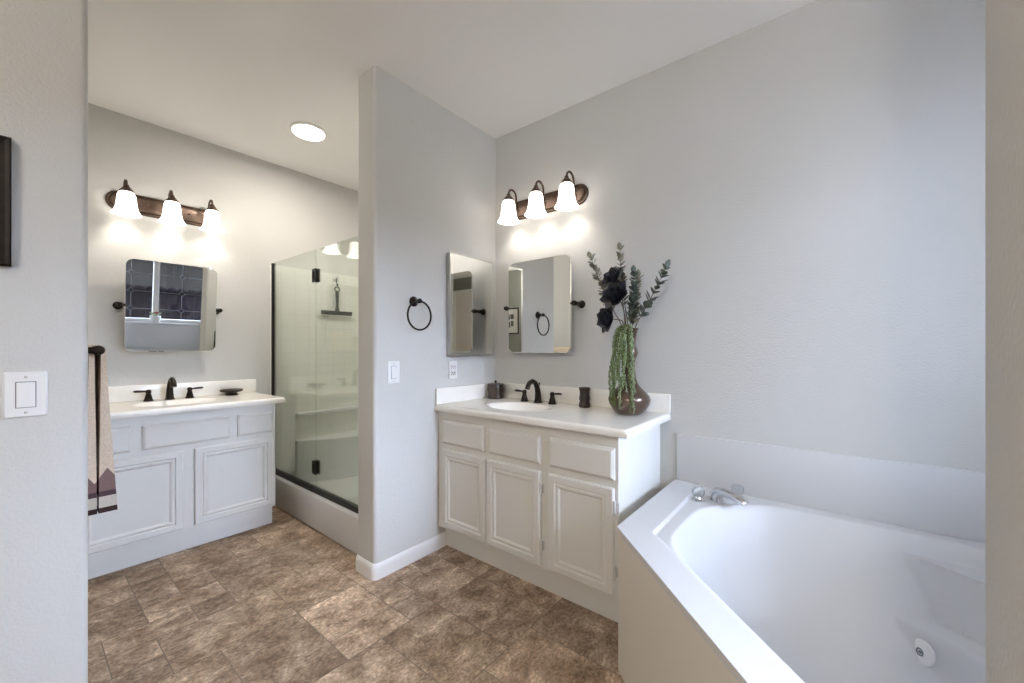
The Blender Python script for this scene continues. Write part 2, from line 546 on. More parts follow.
# window wall
WY0, WY1, WZ0, WZ1 = 0.78, 1.95, 0.93, 2.14
bm = new()
add_box(bm, (XR, YT1, 0), (XR + 0.12, YB, WZ0))
add_box(bm, (XR, YT1, WZ1), (XR + 0.12, YB, ZC))
add_box(bm, (XR, YT1, WZ0), (XR + 0.12, WY0, WZ1))
add_box(bm, (XR, WY1, WZ0), (XR + 0.12, YB, WZ1))
struct('wall_right', bm, M['wall'])
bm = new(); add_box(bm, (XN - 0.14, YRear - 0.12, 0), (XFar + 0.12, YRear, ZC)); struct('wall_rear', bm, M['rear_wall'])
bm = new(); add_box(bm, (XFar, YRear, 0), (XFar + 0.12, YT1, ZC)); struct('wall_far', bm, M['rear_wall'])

# baseboards
def baseboard(name, path, h=0.083, t=0.014, closed=False):
    """path: wall line, board grows to the left of the walking direction"""
    prof = [(0, 0), (t, 0), (t, h - 0.022), (t - 0.002, h - 0.012), (t - 0.007, h - 0.003), (t - 0.010, h), (0, h)]
    P = [Vector((x, y)) for x, y in path]
    rings = []
    bm = new()
    for i, p in enumerate(P):
        a = P[max(0, i - 1)]; b = P[min(len(P) - 1, i + 1)]
        d1 = (p - a).normalized() if i > 0 else (b - p).normalized()
        d2 = (b - p).normalized() if i < len(P) - 1 else d1
        n1 = Vector((-d1.y, d1.x)); n2 = Vector((-d2.y, d2.x))
        n = (n1 + n2).normalized()
        k = 1 / max(0.3, n.dot(n1))
        rings.append([bm.verts.new((p.x + n.x * k * o, p.y + n.y * k * o, z)) for o, z in prof])
    m = len(prof)
    for i in range(len(rings) - 1):
        for k in range(m):
            bm.faces.new((rings[i][k], rings[i][(k + 1) % m], rings[i + 1][(k + 1) % m], rings[i + 1][k]))
    bm.faces.new(list(reversed(rings[0]))); bm.faces.new(rings[-1])
    return struct(name, bm, M['trim'], smooth=True, angle=35)
rp = [(XP, 1.699)] + [(x, y) for x, y in reversed(arc(XP - rb, YP + rb, rb, 270, 360, 6))] + [(x, y) for x, y in reversed(arc(XPB + rb, YP + rb, rb, 180, 270, 6))] + [(XPB, 1.262)]
baseboard('baseboard_partition', rp)
baseboard('baseboard_near', [(XN, YN - 0.03), (XN, YRear)])
baseboard('baseboard_rear', [(XN, YRear), (1.83, YRear)])
baseboard('baseboard_tub_end', [(XFar, YT0), (XT + 0.02, YT0)])

# window over the tub
win = thing('window_1', '', '', (XR, 0, 0)); del win['label']; del win['category']; win['kind'] = 'structure'
def wpart(name, bm, m, parent=win, **k):
    return obj(name, bm, m, parent, **k)
bm = new()
f = 0.045
add_box(bm, (0.03, WY0, WZ0), (0.10, WY0 + f, WZ1), 0.004)
add_box(bm, (0.03, WY1 - f, WZ0), (0.10, WY1, WZ1), 0.004)
add_box(bm, (0.03, WY0 + f, WZ1 - f), (0.10, WY1 - f, WZ1), 0.004)
add_box(bm, (0.03, WY0 + f, WZ0), (0.10, WY1 - f, WZ0 + f), 0.004)
add_box(bm, (0.028, 1.30, WZ0 + f), (0.10, 1.365, WZ1 - f), 0.004)
wpart('window_frame', bm, M['trim'])
for (a, b) in ((WY0 + f, 1.30), (1.365, WY1 - f)):
    bm = new(); add_box(bm, (0.060, a, WZ0 + f), (0.066, b, WZ1 - f))
    wpart('pane', bm, M['pane'])
    # leaded pattern on the pane
    bm = new()
    mid = (a + b) / 2
    zs = [WZ0 + f + 0.14 + 0.255 * k for k in range(4)]
    dd = 0.038
    zz = [WZ0 + f] + [q for z in zs for q in (z - dd, z + dd)] + [WZ1 - f]
    for k in range(0, len(zz), 2):
        add_box(bm, (0.054, mid - 0.003, zz[k]), (0.059, mid + 0.003, zz[k + 1]))
    for z in zs:
        add_box(bm, (0.054, a, z - 0.003), (0.059, mid - dd, z + 0.003))
        add_box(bm, (0.054, mid + dd, z - 0.003), (0.059, b, z + 0.003))
        for q in range(4):
            p = [(mid, z - dd), (mid + dd, z), (mid, z + dd), (mid - dd, z)]
            add_tube(bm, [(0.0565, *p[q]), (0.0565, *p[(q + 1) % 4])], 0.003, 6)
    wpart('lead_pattern', bm, M['came'])
bm = new(); add_box(bm, (-0.03, WY0 - 0.04, WZ0 - 0.028), (0.03, WY1 + 0.04, WZ0 - 0.001), 0.006)
wpart('window_sill', bm, M['trim'])

# doors and casing seen only in the mirrors
dr = thing('door_1', '', '', (0, YRear, 0)); del dr['label']; del dr['category']; dr['kind'] = 'structure'
DX0, DX1, DZ = 1.92, 2.70, 2.40
bm = new()
add_box(bm, (DX0 - 0.07, 0.001, 0), (DX0, 0.025, DZ), 0.004)
add_box(bm, (DX1, 0.001, 0), (DX1 + 0.07, 0.025, DZ), 0.004)
add_box(bm, (DX0 - 0.07, 0.001, DZ), (DX1 + 0.07, 0.025, DZ + 0.07), 0.004)
obj('casing', bm, M['trim'], dr)
bm = new(); add_box(bm, (DX0 + 0.003, 0.001, 0.006), (DX1 - 0.003, 0.016, DZ - 0.003))
obj('door_slab', bm, M['door'], dr)
bm = new()
add_lathe(bm, [(0.026, 0), (0.026, 0.004), (0.010, 0.008), (0.010, 0.03), (0.024, 0.04), (0.026, 0.052), (0.018, 0.062), (0, 0.064)], (DX0 + 0.07, 0.016, 0.95), (0, 1, 0), 20)
obj('door_knob', bm, M['bronze'], dr, True)

# outside the window
bm = new(); add_box(bm, (XR + 0.12, YT1, -0.12), (16, 14, -0.02)); struct('ground', bm, M['ground'])
bm = new()
for k in range(40):
    y = 0.75 + k * 0.15
    add_box(bm, (2.75, y, -0.02), (2.775, y + 0.146, 1.30))
    add_lathe(bm, [(0.0, 0), (0.073, 0), (0.073, 0.025), (0, 0.025)], (2.75, y + 0.073, 1.30), (1, 0, 0), 16)
tag(obj('fence', bm, M['fence']), 'dark stained board fence with scalloped top outside the leaded window', 'fence')
nb = thing('house', 'tan stucco house standing beyond the dark fence outside', 'house', (10, 3.2, -0.02))
bm = new(); add_box(bm, (0, -4.6, 0), (2.5, 8, 2.15)); obj('wall', bm, M['stucco'], nb)
bm = new()
a = [bm.verts.new(p) for p in ((-0.4, -4.9, 2.10), (-0.4, 8.3, 2.10), (1.4, 8.3, 2.55), (1.4, -4.9, 2.55), (2.9, -4.9, 2.10), (2.9, 8.3, 2.10))]
bm.faces.new((a[0], a[1], a[2], a[3])); bm.faces.new((a[3], a[2], a[5], a[4])); bm.faces.new((a[0], a[3], a[4])); bm.faces.new((a[1], a[5], a[2])); bm.faces.new((a[0], a[4], a[5], a[1]))
obj('roof', bm, M['roof'], nb)

# ------------------------------------------------------------------ cabinet pieces
def add_panel(bm, w, h, t, loops, T):
    """a slab w x h x t (local x, z, front towards -y), nested rectangular profile on the front"""
    rings = []
    for ins, d in [(0, 0.0)] + loops:
        rings.append([bm.verts.new(T @ Vector((sx * (w / 2 - ins), -d, sz * (h / 2 - ins)))) for sx, sz in ((-1, -1), (1, -1), (1, 1), (-1, 1))])
    bm.faces.new(rings[0])
    for i in range(len(rings) - 1):
        for k in range(4):
            bm.faces.new((rings[i][k], rings[i][(k + 1) % 4], rings[i + 1][(k + 1) % 4], rings[i + 1][k]))
    bm.faces.new(rings[-1])

def door_loops(t):
    return [(0, t - 0.005), (0.005, t), (0.034, t), (0.040, t - 0.0075), (0.046, t - 0.0035), (0.054, t - 0.0035), (0.064, t - 0.011)]
def drawer_loops(t):
    return [(0, t - 0.008), (0.003, t - 0.006), (0.011, t - 0.001), (0.014, t)]

DZ0, DZ1, WZa, WZb = 0.157, 0.621, 0.656, 0.795
FB = 0.135

def vanity(name, label, W, loc, rotz, doors, drawers, hinges, wall_gap=0.0):
    """local frame: x across the front (0..W), y = depth (0 front face frame, positive to the wall), z up"""
    D = 0.5285
    t = thing(name, label, 'vanity cabinet', loc, rotz)
    bm = new()
    add_box(bm, (0, 0, FB), (W, 0.019, 0.8495), 0.0015)
    add_box(bm, (0, 0.0192, FB), (0.018, D, 0.8495)); add_box(bm, (W - 0.018, 0.0192, FB), (W, D, 0.8495))
    add_box(bm, (0.0182, 0.0192, FB), (W - 0.0182, D - 0.0085, FB + 0.016)); add_box(bm, (0.0182, D - 0.008, FB), (W - 0.0182, D, 0.8495))
    obj('cabinet_body', bm, M['cabinet'], t)
    bm = new(); add_box(bm, (0.0, 0.057, 0), (W, D, FB - 0.0005))
    obj('toe_kick', bm, M['cabinet'], t)
    T0 = 0.019
    for i, (a, b) in enumerate(doors):
        T = Matrix.Translation(((a + b) / 2, -0.0005, (DZ0 + DZ1) / 2))
        bm = new(); add_panel(bm, b - a, DZ1 - DZ0, T0, door_loops(T0), T)
        d = obj('door', bm, M['cabinet'], t)
        if hinges[i]:
            xh = b + 0.004 if hinges[i] > 0 else a - 0.004
            for z in (0.257, 0.537):
                bm = new()
                add_tube(bm, [(xh, -0.013, z - 0.026), (xh, -0.013, z + 0.026)], 0.0058, 12)
                add_sphere(bm, (xh, -0.013, z + 0.028), 0.0058, 8, 6)
                add_sphere(bm, (xh, -0.013, z - 0.028), 0.0058, 8, 6)
                add_box(bm, (min(xh, xh + hinges[i] * 0.016), -0.0035, z - 0.022), (max(xh, xh + hinges[i] * 0.016), -0.0005, z + 0.022), 0.001)
                obj('hinge', bm, M['hinge_white'], d, True, 35)
    for a, b in drawers:
        T = Matrix.Translation(((a + b) / 2, -0.0005, (WZa + WZb) / 2))
        bm = new(); add_panel(bm, b - a, WZb - WZa, T0, drawer_loops(T0), T)
        obj('drawer_front', bm, M['cabinet'], t)
    return t

# near vanity: front looks to -y, left edge on the partition
x0 = XP + 0.001
v2 = vanity('bathroom_vanity', 'white three-door vanity cabinet in the corner beside the bathtub', 1.171, (x0, 1.646, 0), 0,
            [(-1.855 - x0, -1.500 - x0), (-1.492 - x0, -1.137 - x0), (-1.086 - x0, -0.750 - x0)],
            [(-1.854 - x0, -1.514 - x0), (-1.473 - x0, -1.134 - x0), (-1.083 - x0, -0.747 - x0)], [0, 1, 1])
# far vanity: front looks to +x
y0v = YN + 0.005
v1 = vanity('bathroom_vanity', 'white two-door vanity cabinet left of the glass shower', 1.150 - y0v, (-3.036, y0v, 0), R(90),
            [(0.197 - y0v, 0.640 - y0v), (0.695 - y0v, 1.130 - y0v)],
            [(0.205 - y0v, 0.412 - y0v), (0.459 - y0v, 0.876 - y0v), (0.921 - y0v, 1.130 - y0v)], [0, 0])

def countertop(label, W, D, sx, loc, rotz, round_right, side_splash, bs_w):
    """local frame as the vanity: x 0..W, y 0 (front edge) .. D (wall); basin centre at sx"""
    t = thing('vanity_countertop', label, 'countertop', loc, rotz)
    th, r = 0.034, 0.016
    sy, ea, eb, dep = D * 0.475, 0.215, 0.150, 0.115
    angs = [90 * k / 6 for k in range(7)]
    ed = [r * (1 - math.cos(R(a))) for a in angs]
    n1 = 150
    xs = [r + (W - r - (r if round_right else 0)) * i / n1 for i in range(n1 + 1)] if not round_right else [r * 0 + (W - r) * i / n1 for i in range(n1 + 1)]
    xs = [i * (W - (r if round_right else 0)) / n1 for i in range(n1 + 1)]
    if round_right:
        xs += [W - e for e in reversed(ed[:-1])]
    n2 = 76
    ys = ed + [r + (D - r) * i / n2 for i in range(1, n2 + 1)]
    def z(x, y):
        dx = max(0, x - (W - r)) if round_right else 0
        dy = max(0, r - y)
        dr_ = r - math.sqrt(max(0, r * r - min(r * r, dx * dx + dy * dy)))
        q = math.sqrt(((x - sx) / ea) ** 2 + ((y - sy) / eb) ** 2)
        lip = 0.0
        if q < 1.0:
            s = 1 - q
            k = min(1, s / 0.62)
            lip = dep * (k * k * (3 - 2 * k)) ** 0.8
        elif q < 1.10:
            lip = -0.0015 * math.sin((q - 1.0) / 0.10 * PI)
        return ZT - dr_ - lip
    bm = new()
    g = [[bm.verts.new((x, y, z(x, y))) for y in ys] for x in xs]
    for i in range(len(xs) - 1):
        for j in range(len(ys) - 1):
            bm.faces.new((g[i][j], g[i + 1][j], g[i + 1][j + 1], g[i][j + 1]))
    # underside and edges
    zb = ZT - th
    border = [g[i][0] for i in range(len(xs))] + [g[-1][j] for j in range(1, len(ys))] + [g[i][-1] for i in range(len(xs) - 2, -1, -1)] + [g[0][j] for j in range(len(ys) - 2, 0, -1)]
    low = [bm.verts.new((v.co.x, v.co.y, zb)) for v in border]
    n = len(border)
    for k in range(n):
        bm.faces.new((border[k], low[k], low[(k + 1) % n], border[(k + 1) % n]))
    obj('countertop_slab', bm, M['marble'], t, True, 50)
    bm = new(); add_box(bm, (0, D - 0.020, ZT + 0.0005), (bs_w, D, ZT + 0.102), 0.004)
    obj('backsplash', bm, M['marble'], t, True, 40)
    if side_splash:
        bm = new(); add_box(bm, (0.0005, 0.004, ZT + 0.0005), (0.020, D - 0.0205, ZT + 0.100), 0.004)
        obj('side_splash', bm, M['marble'], t, True, 40)
    bm = new()
    zd = z(sx, sy)
    add_lathe(bm, [(0.0, 0.004), (0.012, 0.006), (0.020, 0.005), (0.024, 0.0015), (0.024, 0.0)], (sx, sy, zd + 0.001), (0, 0, 1), 24)
    obj('drain', bm, M['bronze'], t, True)
    return t
ct2 = countertop('cream countertop with oval basin under the tall vase', -0.680 - XP - 0.001, YB - 1.611, -1.467 - XP, (XP + 0.001, 1.611, 0), 0, True, True, -0.676 - XP - 0.003)
ct1 = countertop('cream countertop with oval basin in the alcove beside the shower glass', 1.205 - y0v, -3.000 - XL, 0.662 - y0v, (-3.000, y0v, 0), R(90), True, False, 1.205 - y0v)

# ------------------------------------------------------------------ basin faucets
def faucet(label, loc, rotz):
    """local: x along the wall, -y towards the user"""
    t = thing('basin_faucet', label, 'faucet', loc, rotz, 'widespread bronze basin faucets')
    bm = new()
    path = [(0, 0, 0), (0, 0, 0.03), (0, -0.002, 0.065), (0, -0.012, 0.100), (0, -0.032, 0.128), (0, -0.062, 0.139), (0, -0.090, 0.130), (0, -0.108, 0.110), (0, -0.114, 0.092)]
    add_tube(bm, path, [0.024, 0.021, 0.0185, 0.0165, 0.015, 0.0145, 0.0145, 0.015, 0.0155], 18)
    add_lathe(bm, [(0.028, 0), (0.028, 0.004), (0.024, 0.010), (0.0, 0.011)], (0, 0, 0), (0, 0, 1), 24)
    add_tube(bm, [(0, 0.012, 0.09), (0, 0.014, 0.118)], 0.003, 8); add_sphere(bm, (0, 0.014, 0.121), 0.006, 10, 8)
    obj('spout', bm, M['bronze'], t, True, 50)
    for s in (-1, 1):
        bm = new()
        add_lathe(bm, [(0.026, 0), (0.027, 0.004), (0.022, 0.010), (0.019, 0.022), (0.015, 0.040), (0.012, 0.050), (0.015, 0.054), (0.015, 0.066), (0.010, 0.073), (0, 0.075)], (s * 0.107, 0, 0), (0, 0, 1), 22)
        h = obj('handle', bm, M['bronze'], t, True, 50)
        bm = new()
        add_tube(bm, [(s * 0.107, 0, 0.062), (s * 0.125, -0.002, 0.064), (s * 0.150, -0.005, 0.066), (s * 0.172, -0.008, 0.067), (s * 0.182, -0.009, 0.067)], [0.006, 0.005, 0.0075, 0.0075, 0.003], 12)
        obj('lever', bm, M['bronze'], h, True, 60)
    return t
faucet('bronze two-handle faucet on the counter below the medicine cabinet corner', (-1.467, 2.085, ZT + 0.001), 0)
faucet('bronze two-handle faucet on the alcove counter beneath its tilting mirror', (-3.475, 0.664, ZT + 0.001), R(90))

# ------------------------------------------------------------------ counter accessories
jar = thing('lidded_jar', 'small round dark brown lidded jar in the counter corner', 'jar', (-1.822, 2.085, ZT + 0.001))
bm = new()
add_lathe(bm, [(0, 0), (0.058, 0), (0.061, 0.006), (0.057, 0.022), (0.0555, 0.034), (0.061, 0.050), (0.063, 0.066), (0.059, 0.084), (0.058, 0.090), (0, 0.090)], seg=36)
obj('jar_body', bm, M['dark_brown'], jar, True, 50)
jar.scale = (0.93, 0.93, 1.0)
bm = new()
add_lathe(bm, [(0, 0.0905), (0.061, 0.0905), (0.062, 0.094), (0.060, 0.099), (0.03, 0.104), (0, 0.105)], seg=36)
lid = obj('lid', bm, M['dark_brown'], jar, True, 50)
bm = new()
add_lathe(bm, [(0, 0.1045), (0.006, 0.1045), (0.007, 0.109), (0.010, 0.114), (0.009, 0.120), (0, 0.122)], seg=16)
obj('lid_knob', bm, M['black'], lid, True, 50)

bm = new()
pr = [(0, 0), (0.030, 0), (0.033, 0.004), (0.033, 0.018), (0.030, 0.030), (0.0275, 0.036), (0.031, 0.042), (0.032, 0.055), (0.029, 0.072), (0.029, 0.090), (0.033, 0.108), (0.034, 0.114), (0.0315, 0.115), (0.028, 0.10), (0.026, 0.06), (0, 0.05)]
add_lathe(bm, pr, seg=32)
cup = obj('tumbler', bm, M['dark_brown'], None, True, 50); cup.location = (-1.140, 2.090, ZT + 0.001)
tag(cup, 'dark brown waisted tumbler standing between faucet and vase', 'tumbler')

sd = thing('soap_dish', 'small dark footed soap dish on the alcove counter', 'soap dish', (-3.466, 1.015, ZT + 0.001), R(90))
bm = new()
add_lathe(bm, [(0, 0), (0.040, 0), (0.042, 0.003), (0.036, 0.010), (0.034, 0.020), (0, 0.020)], seg=32)
obj('foot', bm, M['dark_brown'], sd, True, 50)
bm = new()
add_lathe(bm, [(0, 0.0205), (0.05, 0.0205), (0.068, 0.026), (0.072, 0.034), (0.070, 0.040), (0.064, 0.038), (0.05, 0.033), (0, 0.032)], seg=36)
obj('dish', bm, M['dark_brown'], sd, True, 50)

# ------------------------------------------------------------------ pivot mirrors
def rounded_rect(w, h, r, n=8):
    return (arc(w / 2 - r, h / 2 - r, r, 0, 90, n) + arc(-w / 2 + r, h / 2 - r, r, 90, 180, n) + arc(-w / 2 + r, -h / 2 + r, r, 180, 270, n) + arc(w / 2 - r, -h / 2 + r, r, 270, 360, n))

def pivot_mirror(label, loc, rotz, tilt):
    """local: x along the wall, glass faces -y; origin on the wall at the pivot height"""
    t = thing('tilting_mirror', label, 'mirror', loc, rotz, 'rounded tilting wall mirrors')
    w, h, off = 0.480, 0.590, 0.095
    Tm = Matrix.Translation((0, -off, 0)) @ Matrix.Rotation(tilt, 4, 'X')
    P = rounded_rect(w, h, 0.045)
    bm = new()
    Q = rounded_rect(w - 0.006, h - 0.006, 0.043)
    back = [bm.verts.new(Tm @ Vector((x, 0.004, z))) for x, z in P]
    mid = [bm.verts.new(Tm @ Vector((x, -0.001, z))) for x, z in P]
    fr = [bm.verts.new(Tm @ Vector((x, -0.0025, z))) for x, z in Q]
    n = len(P)
    bm.faces.new(back)
    for k in range(n):
        bm.faces.new((back[k], back[(k + 1) % n], mid[(k + 1) % n], mid[k]))
        bm.faces.new((mid[k], mid[(k + 1) % n], fr[(k + 1) % n], fr[k]))
    bm.faces.new(fr)
    obj('mirror_glass', bm, M['mirror'], t)
    for s in (-1, 1):
        bm = new()
        x = s * (w / 2 + 0.020)
        add_lathe(bm, [(0.024, 0.0005), (0.024, 0.006), (0.018, 0.010), (0.013, 0.03), (0.012, 0.075), (0.015, 0.084), (0.015, 0.104), (0.011, 0.110), (0, 0.112)], (x, 0, 0), (0, -1, 0), 20)
        add_tube(bm, [(x, -off, 0), (s * (w / 2 - 0.004), -off, 0)], 0.007, 12)
        obj('bracket', bm, M['bronze'], t, True, 45)
    return t
pivot_mirror('rounded tilting mirror on the corner wall beside the medicine cabinet', (-1.465, YB, 1.496), 0, 0)
pivot_mirror('rounded tilting mirror in the alcove reflecting the leaded window', (XL, 0.684, 1.501), R(90), R(4.5))

# ------------------------------------------------------------------ medicine cabinet
mc = thing('medicine_cabinet', 'steel edged recessed medicine cabinet with mirror on the partition', 'medicine cabinet', (XP, 1.914, 1.5055))
w, h, d = 0.410, 0.652, 0.03
bm = new(); add_box(bm, (0.0005, -w / 2 + 0.004, -h / 2 + 0.004), (d - 0.006, w / 2 - 0.004, h / 2 - 0.004)); obj('cabinet_box', bm, M['steel'], mc)
bm = new()
fw = 0.008
for lo, hi in (((d - 0.0055, -w / 2, -h / 2), (d + 0.004, -w / 2 + fw, h / 2)), ((d - 0.0055, w / 2 - fw, -h / 2), (d + 0.004, w / 2, h / 2)),
               ((d - 0.0055, -w / 2 + fw, -h / 2), (d + 0.004, w / 2 - fw, -h / 2 + fw)), ((d - 0.0055, -w / 2 + fw, h / 2 - fw), (d + 0.004, w / 2 - fw, h / 2))):
    add_box(bm, lo, hi)
obj('door_frame', bm, M['steel'], mc)
bm = new(); add_box(bm, (d - 0.0055, -w / 2 + fw, -h / 2 + fw), (d + 0.0005, w / 2 - fw, h / 2 - fw)); obj('mirror_glass', bm, M['mirror'], mc)

# ------------------------------------------------------------------ vanity lights
def stadium(w, h, n=10):
    r = h / 2
    return arc(w / 2 - r, 0, r, -90, 90, n) + arc(-w / 2 + r, 0, r, 90, 270, n)

def vanity_light(label, loc, rotz):
    """local: x along the wall, -y into the room, z up, origin at the plate centre on the wall"""
    t = thing('vanity_light', label, 'wall light', loc, rotz, 'three-shade bronze vanity lights')
    bm = new()
    rings = []
    for ww, hh, dd in ((0.610, 0.128, 0.0005), (0.610, 0.128, 0.008), (0.600, 0.118, 0.014), (0.588, 0.106, 0.016), (0.580, 0.098, 0.013), (0.566, 0.086, 0.026), (0.548, 0.068, 0.030)):
        rings.append([bm.verts.new((x, -dd, z)) for x, z in stadium(ww, hh)])
    n = len(rings[0])
    bm.faces.new(rings[0])
    for a, b in zip(rings, rings[1:]):
        for k in range(n):
            bm.faces.new((a[k], a[(k + 1) % n], b[(k + 1) % n], b[k]))
    bm.faces.new(rings[-1])
    obj('backplate', bm, M['brown_metal'], t, True, 30)
    for x in (-0.11, 0.11):
        bm = new(); add_lathe(bm, [(0.006, 0.030), (0.006, 0.033), (0.004, 0.036), (0, 0.037)], (x, 0, 0.0), (0, -1, 0), 12)
        obj('screw', bm, M['brown_metal'], t, True)
    for x in (-0.222, 0.0, 0.222):
        bm = new()
        pts = bez((x, -0.030, -0.015), (x, -0.048, -0.015), (x, -0.036, 0.030), (x, -0.036, 0.070), 8)[:-1] + \
            bez((x, -0.036, 0.070), (x, -0.036, 0.134), (x, -0.118, 0.134), (x, -0.118, 0.072), 14)
        add_tube(bm, pts, 0.0065, 12)
        add_lathe(bm, [(0.018, 0.030), (0.018, 0.034), (0.012, 0.039), (0, 0.040)], (x, 0, -0.015), (0, -1, 0), 16)
        a = obj('arm', bm, M['brown_metal'], t, True, 50)
        bm = new()
        add_lathe(bm, [(0.007, 0.082), (0.012, 0.080), (0.013, 0.070), (0.020, 0.062), (0.030, 0.048), (0.036, 0.040), (0.036, 0.034), (0.0, 0.034)], (x, -0.118, 0), (0, 0, 1), 24)
        obj('shade_cap', bm, M['brown_metal'], a, True, 40)
        bm = new()
        prof = [(0.030, 0.036), (0.037, 0.030), (0.043, 0.015), (0.046, -0.010), (0.049, -0.040), (0.053, -0.065), (0.060, -0.085), (0.069, -0.099), (0.073, -0.104)]
        inner = [(r - 0.003, z_) for r, z_ in reversed(prof)]
        add_lathe(bm, prof + inner, (x, -0.118, 0), (0, 0, 1), 32, close=True)
        obj('lamp_shade', bm, M['shade'], a, True)
        bm = new()
        add_lathe(bm, [(0.0, 0.030), (0.012, 0.030), (0.013, 0.012), (0.020, -0.004), (0.026, -0.024), (0.024, -0.040), (0.014, -0.052), (0, -0.055)], (x, -0.118, 0), (0, 0, 1), 16)
        obj('bulb', bm, M['shade'], a, True)
        ld = bpy.data.lights.new('bulb_light', 'SPOT')
        ld.energy = BULB_W; ld.color = LAMP_COL; ld.shadow_soft_size = 0.02; ld.spot_size = R(105); ld.spot_blend = 1.0
        lo = bpy.data.objects.new('bulb_light', ld)
        lo.location = (x, -0.118, -0.082)
        lo.rotation_euler = (R(14), 0, 0)
        COL.objects.link(lo); lo.parent = t
    return t
vanity_light('bronze three-shade light above the corner vanity mirror', (-1.465, YB, 2.168), 0)
vanity_light('bronze three-shade light above the alcove vanity mirror', (XL, 0.672, 2.168), R(90))

# flush ceiling lamp over the alcove
def ceiling_lamp(label, x, y, r=0.106):
    t = thing('ceiling_light', label, 'ceiling light', (x, y, ZC), 0, 'flush round ceiling lights')
    bm = new(); add_lathe(bm, [(0, -0.0005), (r + 0.008, -0.0005), (r + 0.008, -0.012), (r, -0.016), (0, -0.016)], seg=48)
    obj('trim_ring', bm, M['trim'], t, True, 40)
    bm = new(); add_lathe(bm, [(r - 0.004, -0.0165), (r - 0.006, -0.022), (r - 0.02, -0.029), (r * 0.5, -0.035), (0, -0.037)], seg=48)
    obj('diffuser', bm, M['ceil_glow'], t, True)
    ld = bpy.data.lights.new('diffuser_light', 'AREA'); ld.shape = 'DISK'; ld.size = r * 1.8
    ld.energy = CEIL_W; ld.color = LAMP_COL
    lo = bpy.data.objects.new('diffuser_light', ld); lo.location = (0, 0, -0.042)
    COL.objects.link(lo); lo.parent = t
    return t
ceiling_lamp('round white lit ceiling light over the alcove near the shower', -2.835, 1.285)

# ------------------------------------------------------------------ shower
YC0, YC1, ZCURB = 1.285, 1.385, 0.225
bm = new(); add_box(bm, (XL + 0.0005, 1.385, 0.2), (XL + 0.010, YB, 1.905)); add_box(bm, (XL + 0.0005, 1.302, 0.0005), (XL + 0.010, 1.385, 1.905), 0.003)
struct('wall_shower_left', bm, M['tile'])
bm = new(); add_box(bm, (XL + 0.011, YB - 0.010, 0.10), (XPB - 0.011, YB - 0.0005, 1.905)); struct('wall_shower_back', bm, M['tile'])
bm = new(); add_box(bm, (XPB - 0.010, 1.300, 0.10), (XPB - 0.0005, YB - 0.0005, 1.905)); struct('wall_shower_right', bm, M['tile'])
sb = thing('shower_tray', 'white shower tray with raised curb and moulded seat behind glass', 'shower tray', (0, 0, 0))
bm = new(); add_box(bm, (XL + 0.011, YC0, 0), (XPB - 0.011, YC1, ZCURB), 0.010, 3); obj('curb', bm, M['tub'], sb, True, 40)
bm = new(); add_box(bm, (XL + 0.011, YC1 + 0.0005, 0.0), (XPB - 0.011, YB - 0.011, 0.10), 0.004); obj('pan', bm, M['tub'], sb)
# moulded seat on the left wall with a bowed front, and a slim ledge above it
bm = new()
ya, yb2 = 1.50, YB - 0.011
n = 20
poly = [(XL + 0.0105, yb2), (XL + 0.0105, ya)] + [(XL + 0.0105 + 0.05 + 0.20 * math.sin(PI * min(1.0, (k / n) * 0.75) ) , ya + (yb2 - ya) * k / n) for k in range(n + 1)]
add_prism(bm, poly, 0.1005, 0.452)
obj('seat', bm, M['tub'], sb, True, 40)
bm = new(); add_box(bm, (XL + 0.0105, ya, 0.655), (XL + 0.07, yb2, 0.685), 0.008, 3); obj('ledge', bm, M['tub'], sb, True, 40)

YG = 1.330
XS = -2.823
en = thing('shower_enclosure', 'frameless shower glass with black channel and two black hinges', 'shower enclosure', (0, YG, 0))
bm = new(); add_box(bm, (XL + 0.016, -0.005, ZCURB + 0.012), (XS - 0.003, 0.005, 1.915)); obj('glass_panel', bm, M['glass'], en)
bm = new(); add_box(bm, (XS + 0.003, -0.005, ZCURB + 0.036), (XPB - 0.016, 0.005, 1.915)); gd = obj('glass_door', bm, M['glass'], en)
bm = new(); add_box(bm, (XL + 0.0105, -0.013, ZCURB + 0.0005), (XL + 0.024, 0.013, 1.915), 0.001); obj('wall_channel', bm, M['black'], en)
bm = new(); add_box(bm, (XL + 0.0245, -0.016, ZCURB + 0.0005), (XPB - 0.012, 0.016, ZCURB + 0.034), 0.002); obj('bottom_track', bm, M['black'], en)
for z in (1.735, 0.400):
    bm = new()
    for s in (-1, 1):
        add_box(bm, (XS - 0.030, s * 0.011 - 0.0055, z - 0.047), (XS + 0.030, s * 0.011 + 0.0055, z + 0.047), 0.004, 3)
    add_tube(bm, [(XS, -0.019, z - 0.03), (XS, -0.019, z + 0.03)], 0.006, 10)
    obj('glass_hinge', bm, M['black'], en, True, 40)
bm = new()
hx = XPB - 0.07
add_tube(bm, [(hx, -0.006, 0.95), (hx, -0.045, 0.95), (hx, -0.055, 0.97), (hx, -0.055, 1.18), (hx, -0.045, 1.20), (hx, -0.006, 1.20)], 0.009, 14)
obj('door_handle', bm, M['black'], gd, True, 50)

